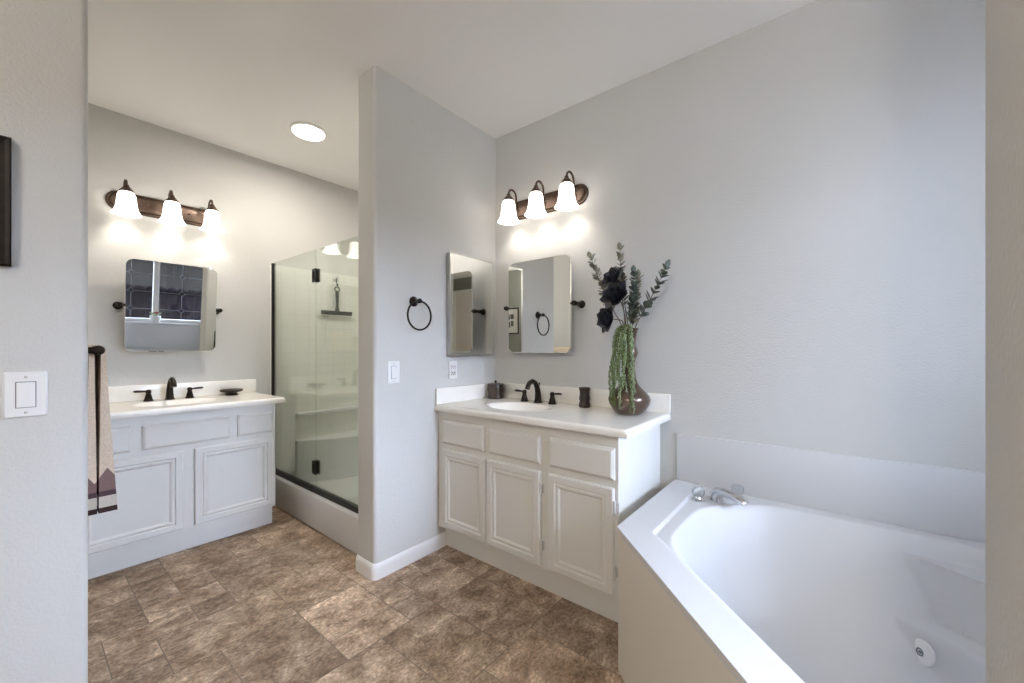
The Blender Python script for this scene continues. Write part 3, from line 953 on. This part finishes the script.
# squeegee on its suction hook, on the tiled left wall of the shower
xw = XL + 0.0105
hk = thing('suction_hook', 'small suction hook on the shower tiles holding the squeegee', 'hook', (xw, 1.85, 1.865))
bm = new(); add_lathe(bm, [(0, 0.0), (0.034, 0.0), (0.030, 0.008), (0.014, 0.016), (0, 0.018)], axis=(1, 0, 0), seg=28); obj('suction_cup', bm, M['clearplastic'], hk, True, 50)
bm = new(); add_tube(bm, [(0.017, 0, 0.0), (0.022, 0, -0.03), (0.028, 0, -0.062), (0.042, 0, -0.070), (0.050, 0, -0.052)], 0.0045, 10); obj('hook', bm, M['black'], hk, True, 50)
sq = thing('squeegee', 'black squeegee hanging from the suction hook inside the shower', 'squeegee', (xw + 0.030, 1.85, 1.545))
bm = new(); add_box(bm, (-0.008, -0.145, 0.0), (0.012, 0.145, 0.020), 0.004); obj('blade_holder', bm, M['black'], sq, True, 40)
bm = new(); add_box(bm, (-0.003, -0.143, -0.016), (0.002, 0.143, -0.0005)); obj('rubber_blade', bm, M['black'], sq)
bm = new()
add_tube(bm, [(0.002, 0, 0.0205), (0.002, 0, 0.045), (0.002, 0, 0.08), (0.002, 0, 0.14), (0.002, 0, 0.185), (0.002, 0, 0.20)], [0.022, 0.014, 0.011, 0.014, 0.015, 0.010], 14)
add_torus(bm, (0.004, 0, 0.217), (1, 0, 0), 0.022, 0.005, 28, 8)
obj('handle', bm, M['black'], sq, True, 60)

# ------------------------------------------------------------------ towel ring, switches, outlet
tr = thing('towel_ring', 'dark bronze towel ring on the partition wall above the light switch', 'towel ring', (XP, 1.458, 1.499))
bm = new()
add_lathe(bm, [(0.030, 0.0005), (0.030, 0.006), (0.024, 0.011), (0.022, 0.014), (0.018, 0.016), (0.012, 0.030), (0.011, 0.045), (0.014, 0.050), (0.014, 0.062), (0.010, 0.066), (0, 0.067)], (0, 0, 0), (1, 0, 0), 28)
obj('mount', bm, M['bronze'], tr, True, 45)
bm = new(); add_torus(bm, (0.056, 0.0, -0.083), (1, 0.0, 0), 0.082, 0.0055, 64, 12); obj('ring', bm, M['black'], tr, True)

def switch(label, loc, rotz):
    """local: plate faces -y"""
    t = thing('light_switch', label, 'light switch', loc, rotz)
    w, h = 0.0795, 0.124
    bm = new()
    rings = []
    for ins, dd in ((0, 0.0005), (0, 0.003), (0.004, 0.0065)):
        rings.append([bm.verts.new((x, -dd, z)) for x, z in rounded_rect(w - 2 * ins, h - 2 * ins, 0.005 if ins == 0 else 0.003, 3)])
    n = len(rings[0])
    bm.faces.new(rings[0]); bm.faces.new(rings[-1])
    for a, b in zip(rings, rings[1:]):
        for k in range(n):
            bm.faces.new((a[k], a[(k + 1) % n], b[(k + 1) % n], b[k]))
    obj('wall_plate', bm, M['plastic'], t)
    bm = new(); add_box(bm, (-0.0185, -0.0072, -0.0355), (0.0185, -0.0066, 0.0355)); obj('paddle_surround', bm, M['came'], t)
    bm = new()
    T = [(-0.0165, -0.0335), (0.0165, -0.0335), (0.0165, 0.0335), (-0.0165, 0.0335)]
    lo = [bm.verts.new((x, -0.0073, z)) for x, z in T]
    hi = [bm.verts.new((x, -0.0085 - (0.004 if z < 0 else 0.0), z)) for x, z in T]
    bm.faces.new(lo); bm.faces.new(hi)
    for k in range(4):
        bm.faces.new((lo[k], lo[(k + 1) % 4], hi[(k + 1) % 4], hi[k]))
    obj('paddle', bm, M['plastic'], t)
    for z in (-0.048, 0.048):
        bm = new(); add_lathe(bm, [(0.0035, 0.0066), (0.0032, 0.0078), (0, 0.008)], (0, 0, z), (0, -1, 0), 12); obj('screw', bm, M['steel'], t, True)
    return t
switch('white rocker light switch on the partition under the towel ring', (XP, 1.3215, 1.096), R(90))
switch('large white rocker light switch on the near wall below the dark frame', (XN, 0.0245, 1.1035), R(90))

ot = thing('wall_outlet', 'white duplex wall outlet below the medicine cabinet', 'outlet', (XP, 1.7635, 1.091), R(90))
bm = new(); add_box(bm, (-0.035, -0.006, -0.057), (0.035, -0.0005, 0.057), 0.003); obj('wall_plate', bm, M['plastic'], ot)
for z in (-0.020, 0.020):
    bm = new(); add_box(bm, (-0.017, -0.0082, z - 0.014), (0.017, -0.0062, z + 0.014), 0.004); rc = obj('receptacle', bm, M['plastic'], ot)
    bm = new()
    add_box(bm, (-0.009, -0.0088, z - 0.002), (-0.006, -0.0083, z + 0.008)); add_box(bm, (0.006, -0.0088, z - 0.002), (0.009, -0.0083, z + 0.007))
    add_lathe(bm, [(0.003, 0.0083), (0.003, 0.0088), (0, 0.0088)], (0, 0, z - 0.008), (0, -1, 0), 10)
    obj('slots', bm, M['slot'], rc)

# ------------------------------------------------------------------ framed pictures
def picture(label, loc, rotz, w, h, fw, plan):
    """local: faces -y"""
    t = thing('framed_picture', label, 'picture', loc, rotz)
    bm = new()
    rings = []
    for ins, dd in ((0, 0.0005), (0, 0.018), (0.004, 0.022), (fw * 0.5, 0.020), (fw, 0.012)):
        rings.append([bm.verts.new((sx * (w / 2 - ins), -dd, sz * (h / 2 - ins))) for sx, sz in ((-1, -1), (1, -1), (1, 1), (-1, 1))])
    rings.append([bm.verts.new((v.co.x, -0.0005, v.co.z)) for v in rings[-1]])
    for a, b in zip(rings, rings[1:]):
        for k in range(4):
            bm.faces.new((a[k], a[(k + 1) % 4], b[(k + 1) % 4], b[k]))
    obj('frame', bm, M['frame_wood'], t)
    bm = new(); add_box(bm, (-w / 2 + fw, -0.008, -h / 2 + fw), (w / 2 - fw, -0.001, h / 2 - fw)); obj('mat_board', bm, M['paper'], t)
    bm = new()
    for (a, b, c, d) in plan:
        add_box(bm, (a * w, -0.0092, b * h), (c * w, -0.0082, d * h))
    obj('print', bm, M['ink'], t)
    return t
picture('dark framed picture at the edge of the near wall above the switch', (XN, -0.135, 1.617), R(90), 0.27, 0.340, 0.022, [(-0.28, -0.3, 0.28, 0.3)])
picture('black framed print on the rear wall seen in the corner mirror', (1.17, YRear, 1.75), R(180), 0.42, 0.50, 0.022,
        [(-0.22, 0.05, -0.02, 0.25), (0.02, 0.08, 0.22, 0.26), (-0.2, -0.25, 0.0, -0.02), (0.05, -0.2, 0.2, 0.0)])

# ------------------------------------------------------------------ towel bar and towel
ZB = 1.222
tb = thing('towel_bar', 'dark bronze towel bar behind the near wall corner', 'towel bar', (0, YN, ZB))
YBAR = 0.062
bm = new(); add_tube(bm, [(-2.80, YBAR, 0), (-2.16, YBAR, 0)], 0.008, 14); obj('bar', bm, M['bronze'], tb, True, 50)
for x in (-2.80, -2.16):
    bm = new()
    add_lathe(bm, [(0.026, 0.0005), (0.026, 0.006), (0.018, 0.011), (0.012, 0.02), (0.012, 0.045), (0.016, 0.050)], (x, 0, 0), (0, 1, 0), 20)
    add_sphere(bm, (x, YBAR, 0), 0.0185, 18, 12)
    obj('post', bm, M['bronze'], tb, True, 50)
XE0, XE1 = -2.68, -2.185
def towel():
    """folded towel over the bar: a back and a front layer, each swollen towards the hem"""
    bm = new()
    yb = YN + YBAR
    zbase = 0.0
    H = 0.642
    nx, ns = 14, 30
    rnd = random.Random(5)
    prof = []
    # outline of the outer surface: back hem -> over the bar -> front hem
    for k in range(ns + 1):
        u = k / ns
        prof.append((yb - 0.012 - 0.022 * u ** 0.6 * 0 - 0.010 - 0.012 * (1 - u), u * (H - 0.02)))
    for k in range(1, 8):
        a = PI - PI * k / 8
        prof.append((yb + 0.022 * math.cos(a), H - 0.02 + 0.020 * math.sin(a)))
    for k in range(ns + 1):
        u = k / ns
        prof.append((yb + 0.022 + 0.033 * u ** 1.1, H - 0.02 - u * (H - 0.02)))
    outer = []
    for i in range(nx + 1):
        x = XE0 + (XE1 - XE0) * i / nx
        col = []
        for j, (y, z_) in enumerate(prof):
            wob = 0.004 * math.sin(x * 38 + (0 if j < ns else 1.3)) * (1 - z_ / H)
            col.append((x, y + wob, z_))
        outer.append(col)
    def inset(col):
        out = []
        for j, (x, y, z_) in enumerate(col):
            if j <= ns:
                out.append((x, yb - 0.0085 + 0.0075 * (1 - z_ / (H - 0.02)), z_))
            elif j < ns + 8:
                a_ = PI - PI * (j - ns) / 8
                out.append((x, yb + 0.0095 * math.cos(a_), H - 0.02 + 0.0095 * math.sin(a_)))
            else:
                out.append((x, yb + 0.0095 - 0.0065 * (1 - z_ / (H - 0.02)), z_))
        return out
    g0 = [[bm.verts.new(p) for p in c] for c in outer]
    g1 = [[bm.verts.new(p) for p in inset(c)] for c in outer]
    m = len(prof)
    for i in range(nx):
        for j in range(m - 1):
            bm.faces.new((g0[i][j], g0[i][j + 1], g0[i + 1][j + 1], g0[i + 1][j]))
            bm.faces.new((g1[i][j], g1[i + 1][j], g1[i + 1][j + 1], g1[i][j + 1]))
        for j in (0, m - 1):
            bm.faces.new((g0[i][j], g0[i + 1][j], g1[i + 1][j], g1[i][j]))
    for i in (0, nx):
        for j in range(m - 1):
            bm.faces.new((g0[i][j], g0[i][j + 1], g1[i][j + 1], g1[i][j]))
    o = obj('bath_towel', bm, M['towel'], None, True, 60)
    o.location = (0, 0, 0.600)
    return o
tag(towel(), 'cream towel with brown zigzag border hanging on the towel bar', 'towel')

# ------------------------------------------------------------------ corner bathtub
ZD = 0.548
XT0 = -0.653
YTC = 1.453
XDE = 0.112     # where the diagonal front meets the end wall
tub = thing('corner_bathtub', 'white corner bathtub with a diagonal front beside the vanity', 'bathtub', (0, 0, 0))
def sstep(a, b, x):
    t = max(0.0, min(1.0, (x - a) / (b - a)))
    return t * t * (3 - 2 * t)
S2 = math.sqrt(2)
def tub_z(x, y):
    # shallow step from the flat flange to the inner rim
    dl = x - (-0.526); dd = (x + y - 0.965) / S2; db = y - 0.81
    st = min(dl, dd, db)
    z = ZD - 0.009 * sstep(-0.006, 0.006, st)
    # basin: smooth intersection of its sides
    ds = [x + 0.462, (x + y - 0.992) / S2, 2.085 - y, 0.747 - x, y - 0.843, (x - y + 2.33) / S2, (-0.346 - (x - y)) / S2]
    k = 0.030
    m = min(ds)
    d = m - k * math.log(sum(math.exp(-(q - m) / k) for q in ds))
    if d > -0.06:
        q = max(0.0, d + 0.012)
        z2 = z - 0.43 * (1 - math.exp(-((q / 0.125) ** 1.5)))
        # corner shelf and the lower ledge, across the wall corner
        w = x - y + 1.338
        sa = (x + y - 2.228 + 0.41 * w * w) / S2
        sb_ = (x + y - 2.34 + 0.327 * w * w) / S2
        sh2 = (0.10 + 0.175 * sstep(-0.050, 0.002, sa) ** 1.2 + 0.015 * sstep(0.0, 0.04, sa)) if sa > -0.050 else 0
        sh1 = (0.27 + 0.207 * min(1.0, (sb_ + 0.034) / 0.034) ** 1.3) if sb_ > -0.034 else 0
        z3 = max(sh1, sh2)
        if z3 > 0:
            kk = 0.002
            mm = max(z2, z3)
            z2 = mm + kk * math.log(math.exp((z2 - mm) / kk) + math.exp((z3 - mm) / kk))
            z2 = min(z2, z)
        z = z2
    return z
def build_tub():
    xa, xb, ya, yb = XT0, XR - 0.017, YT1 + 0.001, YB - 0.017
    n = 300
    bm = new()
    xs = [xa + (xb - xa) * i / n for i in range(n + 1)]
    ys = [ya + (yb - ya) * i / n for i in range(n + 1)]
    keep = lambda x, y: (x - XT0) * (YT1 - YTC) - (y - YTC) * (XDE - XT0)
    def inside(x, y):
        # positive on the basin side of the diagonal front
        return (x - XT0) * (YTC - YT1) + (y - YTC) * (XDE - XT0)
    V = {}
    for i, x in enumerate(xs):
        for j, y in enumerate(ys):
            if inside(x, y) > -0.02:
                V[i, j] = bm.verts.new((x, y, tub_z(x, y)))
    for i in range(n):
        for j in range(n):
            q = [(i, j), (i + 1, j), (i + 1, j + 1), (i, j + 1)]
            if all(k in V for k in q):
                bm.faces.new([V[k] for k in q])
    nrm = Vector((YTC - YT1, XDE - XT0, 0)).normalized()
    bmesh.ops.bisect_plane(bm, geom=bm.verts[:] + bm.edges[:] + bm.faces[:], plane_co=(XT0, YTC, 0), plane_no=nrm, clear_inner=True, dist=1e-6)
    # rolled edge: drop a thin fascia from the boundary of the left side and the diagonal
    be = [e for e in bm.edges if len(e.link_faces) == 1]
    sel = []
    for e in be:
        a, b = e.verts[0].co, e.verts[1].co
        if (abs(a.x - XT0) < 1e-5 and abs(b.x - XT0) < 1e-5) or (abs(inside(a.x, a.y)) < 1e-5 and abs(inside(b.x, b.y)) < 1e-5):
            sel.append(e)
    r = bmesh.ops.extrude_edge_only(bm, edges=sel)
    nv = [g for g in r['geom'] if isinstance(g, bmesh.types.BMVert)]
    for v in nv:
        v.co.z = ZD - 0.022
    ne = [g for g in r['geom'] if isinstance(g, bmesh.types.BMEdge)]
    return obj('tub_shell', bm, M['tub'], tub, True, 50)
build_tub()
# apron panels below the flange
bm = new()
ins = 0.003
pl = [(XT0 + ins, YB - 0.001), (XT0 + ins, YTC + 0.003), (XDE + 0.012, YT1 + 0.001), (XDE + 0.035, YT1 + 0.001), (XT0 + ins + 0.02, YTC + 0.012), (XT0 + ins + 0.02, YB - 0.001)]
add_prism(bm, pl, 0.0, ZD - 0.0225)
obj('apron', bm, M['apron'], tub)
bm = new(); add_box(bm, (-0.646, YB - 0.016, ZD - 0.03), (XR - 0.001, YB - 0.0005, 0.787), 0.004)
obj('back_surround', bm, M['tub'], tub, True, 40)
bm = new(); add_box(bm, (XR - 0.016, YT1 + 0.001, ZD - 0.03), (XR - 0.0005, YB - 0.017, 0.896), 0.004)
obj('side_surround', bm, M['tub'], tub, True, 40)
# whirlpool jets
def jet(px, py, pz, nrm):
    bm = new()
    add_lathe(bm, [(0, 0.006), (0.008, 0.006), (0.009, 0.009), (0.013, 0.009), (0.014, 0.006), (0.034, 0.006), (0.038, 0.004), (0.039, -0.004)], (px, py, pz), nrm, 28)
    j = obj('jet', bm, M['plastic'], tub, True, 50)
    bm = new()
    add_torus(bm, Vector((px, py, pz)) + Vector(nrm).normalized() * 0.0085, nrm, 0.0105, 0.0025, 24, 8)
    add_lathe(bm, [(0, 0.0075), (0.006, 0.0075), (0.006, 0.005)], (px, py, pz), nrm, 14)
    obj('nozzle', bm, M['came'], j, True, 50)
jx, jy = 0.190, 1.890
while tub_z(jx, jy) < 0.205:
    jx += 0.0007; jy += 0.0006
jet(jx - 0.002, jy - 0.002, 0.207, (-0.76, -0.62, 0.18))

# tub filler: spout and two clear knobs on the corner deck
tf = thing('tub_faucet', 'chrome tub spout with two clear knobs on the bathtub corner', 'faucet', (-0.425, 2.005, ZD - 0.008))
dirn = Vector((0.90, -0.43, 0)).normalized()
bm = new()
pts = [Vector((0, 0, 0)), Vector((0, 0, 0.022)), dirn * 0.012 + Vector((0, 0, 0.038)), dirn * 0.04 + Vector((0, 0, 0.047)), dirn * 0.075 + Vector((0, 0, 0.047)), dirn * 0.106 + Vector((0, 0, 0.045)), dirn * 0.130 + Vector((0, 0, 0.038)), dirn * 0.137 + Vector((0, 0, 0.027))]
add_tube(bm, pts, [0.029, 0.027, 0.024, 0.020, 0.019, 0.019, 0.019, 0.018], 18)
obj('spout', bm, M['chrome'], tf, True, 60)
for (kx, ky) in ((-0.062, -0.052), (0.072, 0.085)):
    bm = new(); add_lathe(bm, [(0.028, 0.0), (0.028, 0.003), (0.020, 0.008), (0.012, 0.010), (0.009, 0.016), (0, 0.016)], (kx, ky, 0), (0, 0, 1), 24)
    b = obj('knob_base', bm, M['chrome'], tf, True, 45)
    bm = new(); add_lathe(bm, [(0.012, 0.0165), (0.023, 0.021), (0.027, 0.032), (0.027, 0.050), (0.022, 0.059), (0.010, 0.062), (0, 0.061)], (kx, ky, 0), (0, 0, 1), 9)
    obj('knob', bm, M['acrylic'], b)

# ------------------------------------------------------------------ vase and stems
VX, VY = -0.848, 2.036
bm = new()
prof = [(0, 0), (0.058, 0), (0.064, 0.004), (0.084, 0.022), (0.101, 0.050), (0.1075, 0.074), (0.103, 0.092), (0.088, 0.112), (0.066, 0.132), (0.048, 0.154), (0.037, 0.180), (0.032, 0.215), (0.0315, 0.255), (0.034, 0.285), (0.042, 0.308), (0.045, 0.322), (0.042, 0.336), (0.034, 0.356), (0.032, 0.378), (0.036, 0.408), (0.044, 0.436), (0.050, 0.447),
        (0.047, 0.447), (0.040, 0.432), (0.032, 0.40), (0.028, 0.36), (0.028, 0.25), (0, 0.20)]
add_lathe(bm, prof, seg=48)
vase = obj('vase', bm, M['vase'], None, True, 60); vase.location = (VX, VY, ZT + 0.001)
tag(vase, 'tall narrow-necked dark bronze vase holding flowers on the counter', 'vase')
ZL = ZT + 0.447

def view_pt(px, py, y):
    """a point of the room on the plane y, given where the photograph shows it"""
    f_, y0_, th_, H_ = 402.74, 348.05, 0.67761, 1.23
    a = (px - 512) / f_
    rx, ry, rz = a * math.cos(th_) - math.sin(th_), a * math.sin(th_) + math.cos(th_), (y0_ - py) / f_
    t_ = y / ry
    return Vector((rx * t_, y, rz * t_ + H_))

def add_leaf(bm, p, d, side, L, W, cup=0.25):
    d = d.normalized(); side = (side - d * side.dot(d)).normalized(); up = d.cross(side)
    rows = []
    for k in range(6):
        u = k / 5
        w = W * math.sin(PI * min(1, u * 0.93 + 0.07)) ** 0.8
        c = p + d * (L * u) + up * (cup * L * u * u * 0.6)
        rows.append((bm.verts.new(c - side * w + up * w * 0.35), bm.verts.new(c), bm.verts.new(c + side * w + up * w * 0.35)))
    for a, b in zip(rows, rows[1:]):
        bm.faces.new((a[0], a[1], b[1], b[0])); bm.faces.new((a[1], a[2], b[2], b[1]))

def curve_at(pts, u):
    f_ = u * (len(pts) - 1); i = min(int(f_), len(pts) - 2); t_ = f_ - i
    return pts[i].lerp(pts[i + 1], t_), (pts[i + 1] - pts[i]).normalized()

def leafy_stem(label, pts, u0, n, L, W, material, seed):
    rnd = random.Random(seed)
    t = thing('leafy_stem', label, 'artificial plant', pts[0], 0, 'stems in the tall vase')
    P = [p - pts[0] for p in pts]
    bm = new(); add_tube(bm, P, [0.0028 * (1 - 0.5 * i / (len(P) - 1)) for i in range(len(P))], 8)
    obj('stem', bm, M['stem'], t, True)
    bm = new()
    for k in range(n):
        u = u0 + (1 - u0) * (k + rnd.random() * 0.6) / n
        c, d = curve_at(P, min(0.999, u))
        for q in range(2):
            a = k * 2.4 + q * PI + rnd.uniform(-0.4, 0.4)
            o1 = d.orthogonal().normalized(); o2 = d.cross(o1)
            o = o1 * math.cos(a) + o2 * math.sin(a)
            s = (1.0 - 0.35 * u) * rnd.uniform(0.8, 1.15)
            add_leaf(bm, c, d * 0.55 + o * 0.85, d.cross(o), L * s, W * s)
    c, d = curve_at(P, 0.999)
    add_leaf(bm, c, d, d.orthogonal(), L * 0.8, W * 0.7)
    obj('leaves', bm, material, t, True)
    return t
mouth = Vector((VX, VY, ZL))
def stem_pts(tip, mid=None, jx=0.0, jy=0.0, deep=0.14):
    a = mouth + Vector((jx * 0.4, jy * 0.4, -deep)); b = mouth + Vector((jx, jy, 0.0))
    m = mid if mid is not None else (b + tip) / 2
    return bez(a, a.lerp(b, 0.5), b, b.lerp(m, 0.3), 5)[:-1] + bez(b.lerp(m, 0.3), b.lerp(m, 0.8), m.lerp(tip, 0.45), tip, 14)
tipA = view_pt(591, 258, 2.00)
leafy_stem('dusty leafy stem leaning furthest to the mirror side of the vase', stem_pts(tipA, view_pt(604, 296, 2.01), -0.020, -0.01), 0.38, 15, 0.056, 0.021, M['leaf_light'], 1)
tipB = view_pt(620, 249, 2.03)
leafy_stem('upright leafy stem reaching highest above the vase', stem_pts(tipB, view_pt(621, 284, 2.03), -0.006, 0.01), 0.35, 15, 0.052, 0.020, M['leaf_light'], 2)
tipC = view_pt(666, 268, 2.02)
leafy_stem('long leafy stem arching out toward the bathtub', stem_pts(tipC, view_pt(651, 299, 2.02), 0.024, 0.0), 0.30, 13, 0.058, 0.021, M['leaf'], 3)
tipD = view_pt(634, 273, 2.00)
leafy_stem('bushy leafy stem in the middle behind the black flowers', stem_pts(tipD, view_pt(634, 298, 2.01), 0.008, -0.014), 0.24, 17, 0.054, 0.021, M['leaf'], 4)
tipE = view_pt(638, 277, 2.06)
leafy_stem('short leafy stem tucked behind the middle of the bouquet', stem_pts(tipE, view_pt(634, 305, 2.05), 0.010, 0.018), 0.22, 18, 0.056, 0.022, M['leaf_light'], 5)

def bloom(label, c, face, size, entry, seed):
    rnd = random.Random(seed)
    base = mouth + Vector((entry[0] * 0.4, entry[1] * 0.4, -0.12))
    t = thing('black_flower', label, 'artificial flower', base, 0, 'black flowers in the tall vase')
    e = mouth + Vector((entry[0], entry[1], 0))
    face = face.normalized()
    P = [p - base for p in bez(base, base.lerp(e, 0.5), e, e + Vector((0, 0, 0.02)), 5)[:-1] + bez(e + Vector((0, 0, 0.02)), e + Vector((0, 0, 0.05)), c - face * 0.05, c, 10)]
    bm = new(); add_tube(bm, P, 0.0028, 8); obj('stem', bm, M['stem'], t, True)
    bm = new()
    C0 = c - base
    o1 = face.orthogonal().normalized(); o2 = face.cross(o1)
    for ring, (n, tilt, L, W) in enumerate(((3, 0.2, 0.55, 0.34), (4, 0.55, 0.75, 0.44), (6, 1.0, 0.92, 0.46), (7, 1.45, 1.0, 0.42))):
        for k in range(n):
            a = 2 * PI * (k + 0.5 * ring) / n + rnd.uniform(-0.2, 0.2)
            o = o1 * math.cos(a) + o2 * math.sin(a)
            d = face * math.cos(tilt) + o * math.sin(tilt)
            add_leaf(bm, C0 + o * 0.006, d, face.cross(o), size * L, size * W, cup=0.55)
    obj('petals', bm, M['petal'], t, True)
    return t
bloom('upper black flower of the three in the bouquet', view_pt(616, 280, 1.985), Vector((-0.35, -0.75, 0.50)), 0.072, (-0.014, -0.022), 11)
bloom('middle black flower, the widest of the three', view_pt(618, 298, 1.935), Vector((-0.20, -0.80, 0.45)), 0.086, (-0.006, -0.028), 12)
bloom('lowest black flower drooping over the vase lip', view_pt(611, 319, 1.950), Vector((-0.50, -0.75, 0.05)), 0.078, (-0.024, -0.018), 13)

def trailing():
    rnd = random.Random(21)
    t = thing('trailing_succulent', 'green trailing succulent strands hanging down the front of the vase', 'artificial plant', (VX, VY, ZL))
    vp = [(r_ + 0.001, z_ - 0.446) for r_, z_ in prof[1:22]]      # outer outline of the vase, from its foot to the lip
    def vr(z_):
        if z_ <= vp[0][1]:
            return vp[0][0]
        for (r0, z0), (r1, z1) in zip(vp, vp[1:]):
            if z0 <= z_ <= z1:
                return r0 + (r1 - r0) * (z_ - z0) / max(1e-6, z1 - z0)
        return 0.051
    ns = 22
    F = Vector((-VX, -VY, 0)).normalized()          # out of the corner, into the room
    Lh = Vector((F.y, -F.x, 0))
    if Lh.x > 0:
        Lh = -Lh
    for s in range(ns):
        u = s / (ns - 1)
        lat = 0.092 - 0.106 * u + rnd.uniform(-0.006, 0.006)
        front = 0.030 + 0.030 * rnd.random() + 0.012 * math.sin(PI * u)
        length = rnd.uniform(0.27, 0.425) if u < 0.6 else rnd.uniform(0.20, 0.36)
        if s in (ns - 3, ns - 5):
            length = 0.440
        bm = new()
        path = []
        n = int(length / 0.0075)
        sway = rnd.uniform(-0.018, 0.018)
        for i in range(n + 1):
            f_ = i / n
            zc_ = 0.016 - length * f_
            g = min(1.0, f_ / 0.14)
            g = math.sin(g * PI / 2)
            p = Lh * ((0.22 + 0.50 * g + 0.28 * min(1.0, f_ / 0.5)) * lat + sway * f_ + 0.005 * math.sin(f_ * 9 + s * 1.7)) + F * (0.02 + (front - 0.02) * g)
            need = vr(zc_) + 0.009
            if zc_ < 0.008 and p.length < need:
                la = p.dot(Lh)
                if abs(la) < need:
                    p = Lh * la + F * math.sqrt(need * need - la * la)
            path.append(Vector((p.x, p.y, zc_ + (0.014 * math.sin(PI * min(1, f_ / 0.14)) if f_ < 0.14 else 0))))
        add_tube(bm, path, 0.0014, 5)
        for i, p in enumerate(path):
            if i == 0:
                continue
            for q in range(2):
                a = rnd.uniform(0, 2 * PI)
                o = Vector((math.cos(a), math.sin(a), rnd.uniform(-0.9, 0.1))) * 0.0052
                c = p + o
                rr = math.hypot(c.x, c.y)
                if rr < vr(c.z) + 0.004 and c.z < 0:
                    c.x *= (vr(c.z) + 0.005) / rr; c.y *= (vr(c.z) + 0.005) / rr
                if c.z < -0.443:
                    continue
                r_ = bmesh.ops.create_icosphere(bm, subdivisions=1, radius=1.0)
                sz = rnd.uniform(0.0026, 0.0038)
                for v in r_['verts']:
                    v.co = c + Vector((v.co.x * sz, v.co.y * sz, v.co.z * sz * 1.5))
        obj('strand', bm, M['succ_pale'] if (s % 3 == 0 or s >= ns - 4) else M['succ'], t, True)
trailing()

# ------------------------------------------------------------------ small flower pot on the window sill
fp = thing('flower_pot', 'small white pot with a red flower on the window sill', 'flower pot', (XR - 0.006, 1.325, WZ0 - 0.0005))
fp.scale = (1.35, 1.35, 1.35)
bm = new(); add_lathe(bm, [(0, 0), (0.036, 0), (0.044, 0.055), (0.047, 0.060), (0.047, 0.070), (0.040, 0.070), (0.038, 0.06), (0, 0.058)], seg=28); obj('pot', bm, M['pot'], fp, True, 45)
bm = new()
rnd = random.Random(3)
for k in range(14):
    a = k * 2.4
    add_leaf(bm, Vector((0, 0, 0.06)), Vector((math.cos(a) * 1.2, math.sin(a) * 1.2, 0.8)), Vector((-math.sin(a), math.cos(a), 0)), 0.075, 0.020)
obj('leaves', bm, M['succ_pale'], fp, True)
bm = new()
for k in range(9):
    a = k * 2.4
    add_leaf(bm, Vector((-0.035, 0, 0.090)), Vector((math.cos(a) - 0.5, math.sin(a), 0.7)), Vector((-math.sin(a), math.cos(a), 0)), 0.032, 0.012)
obj('bloom', bm, M['red'], fp, True)
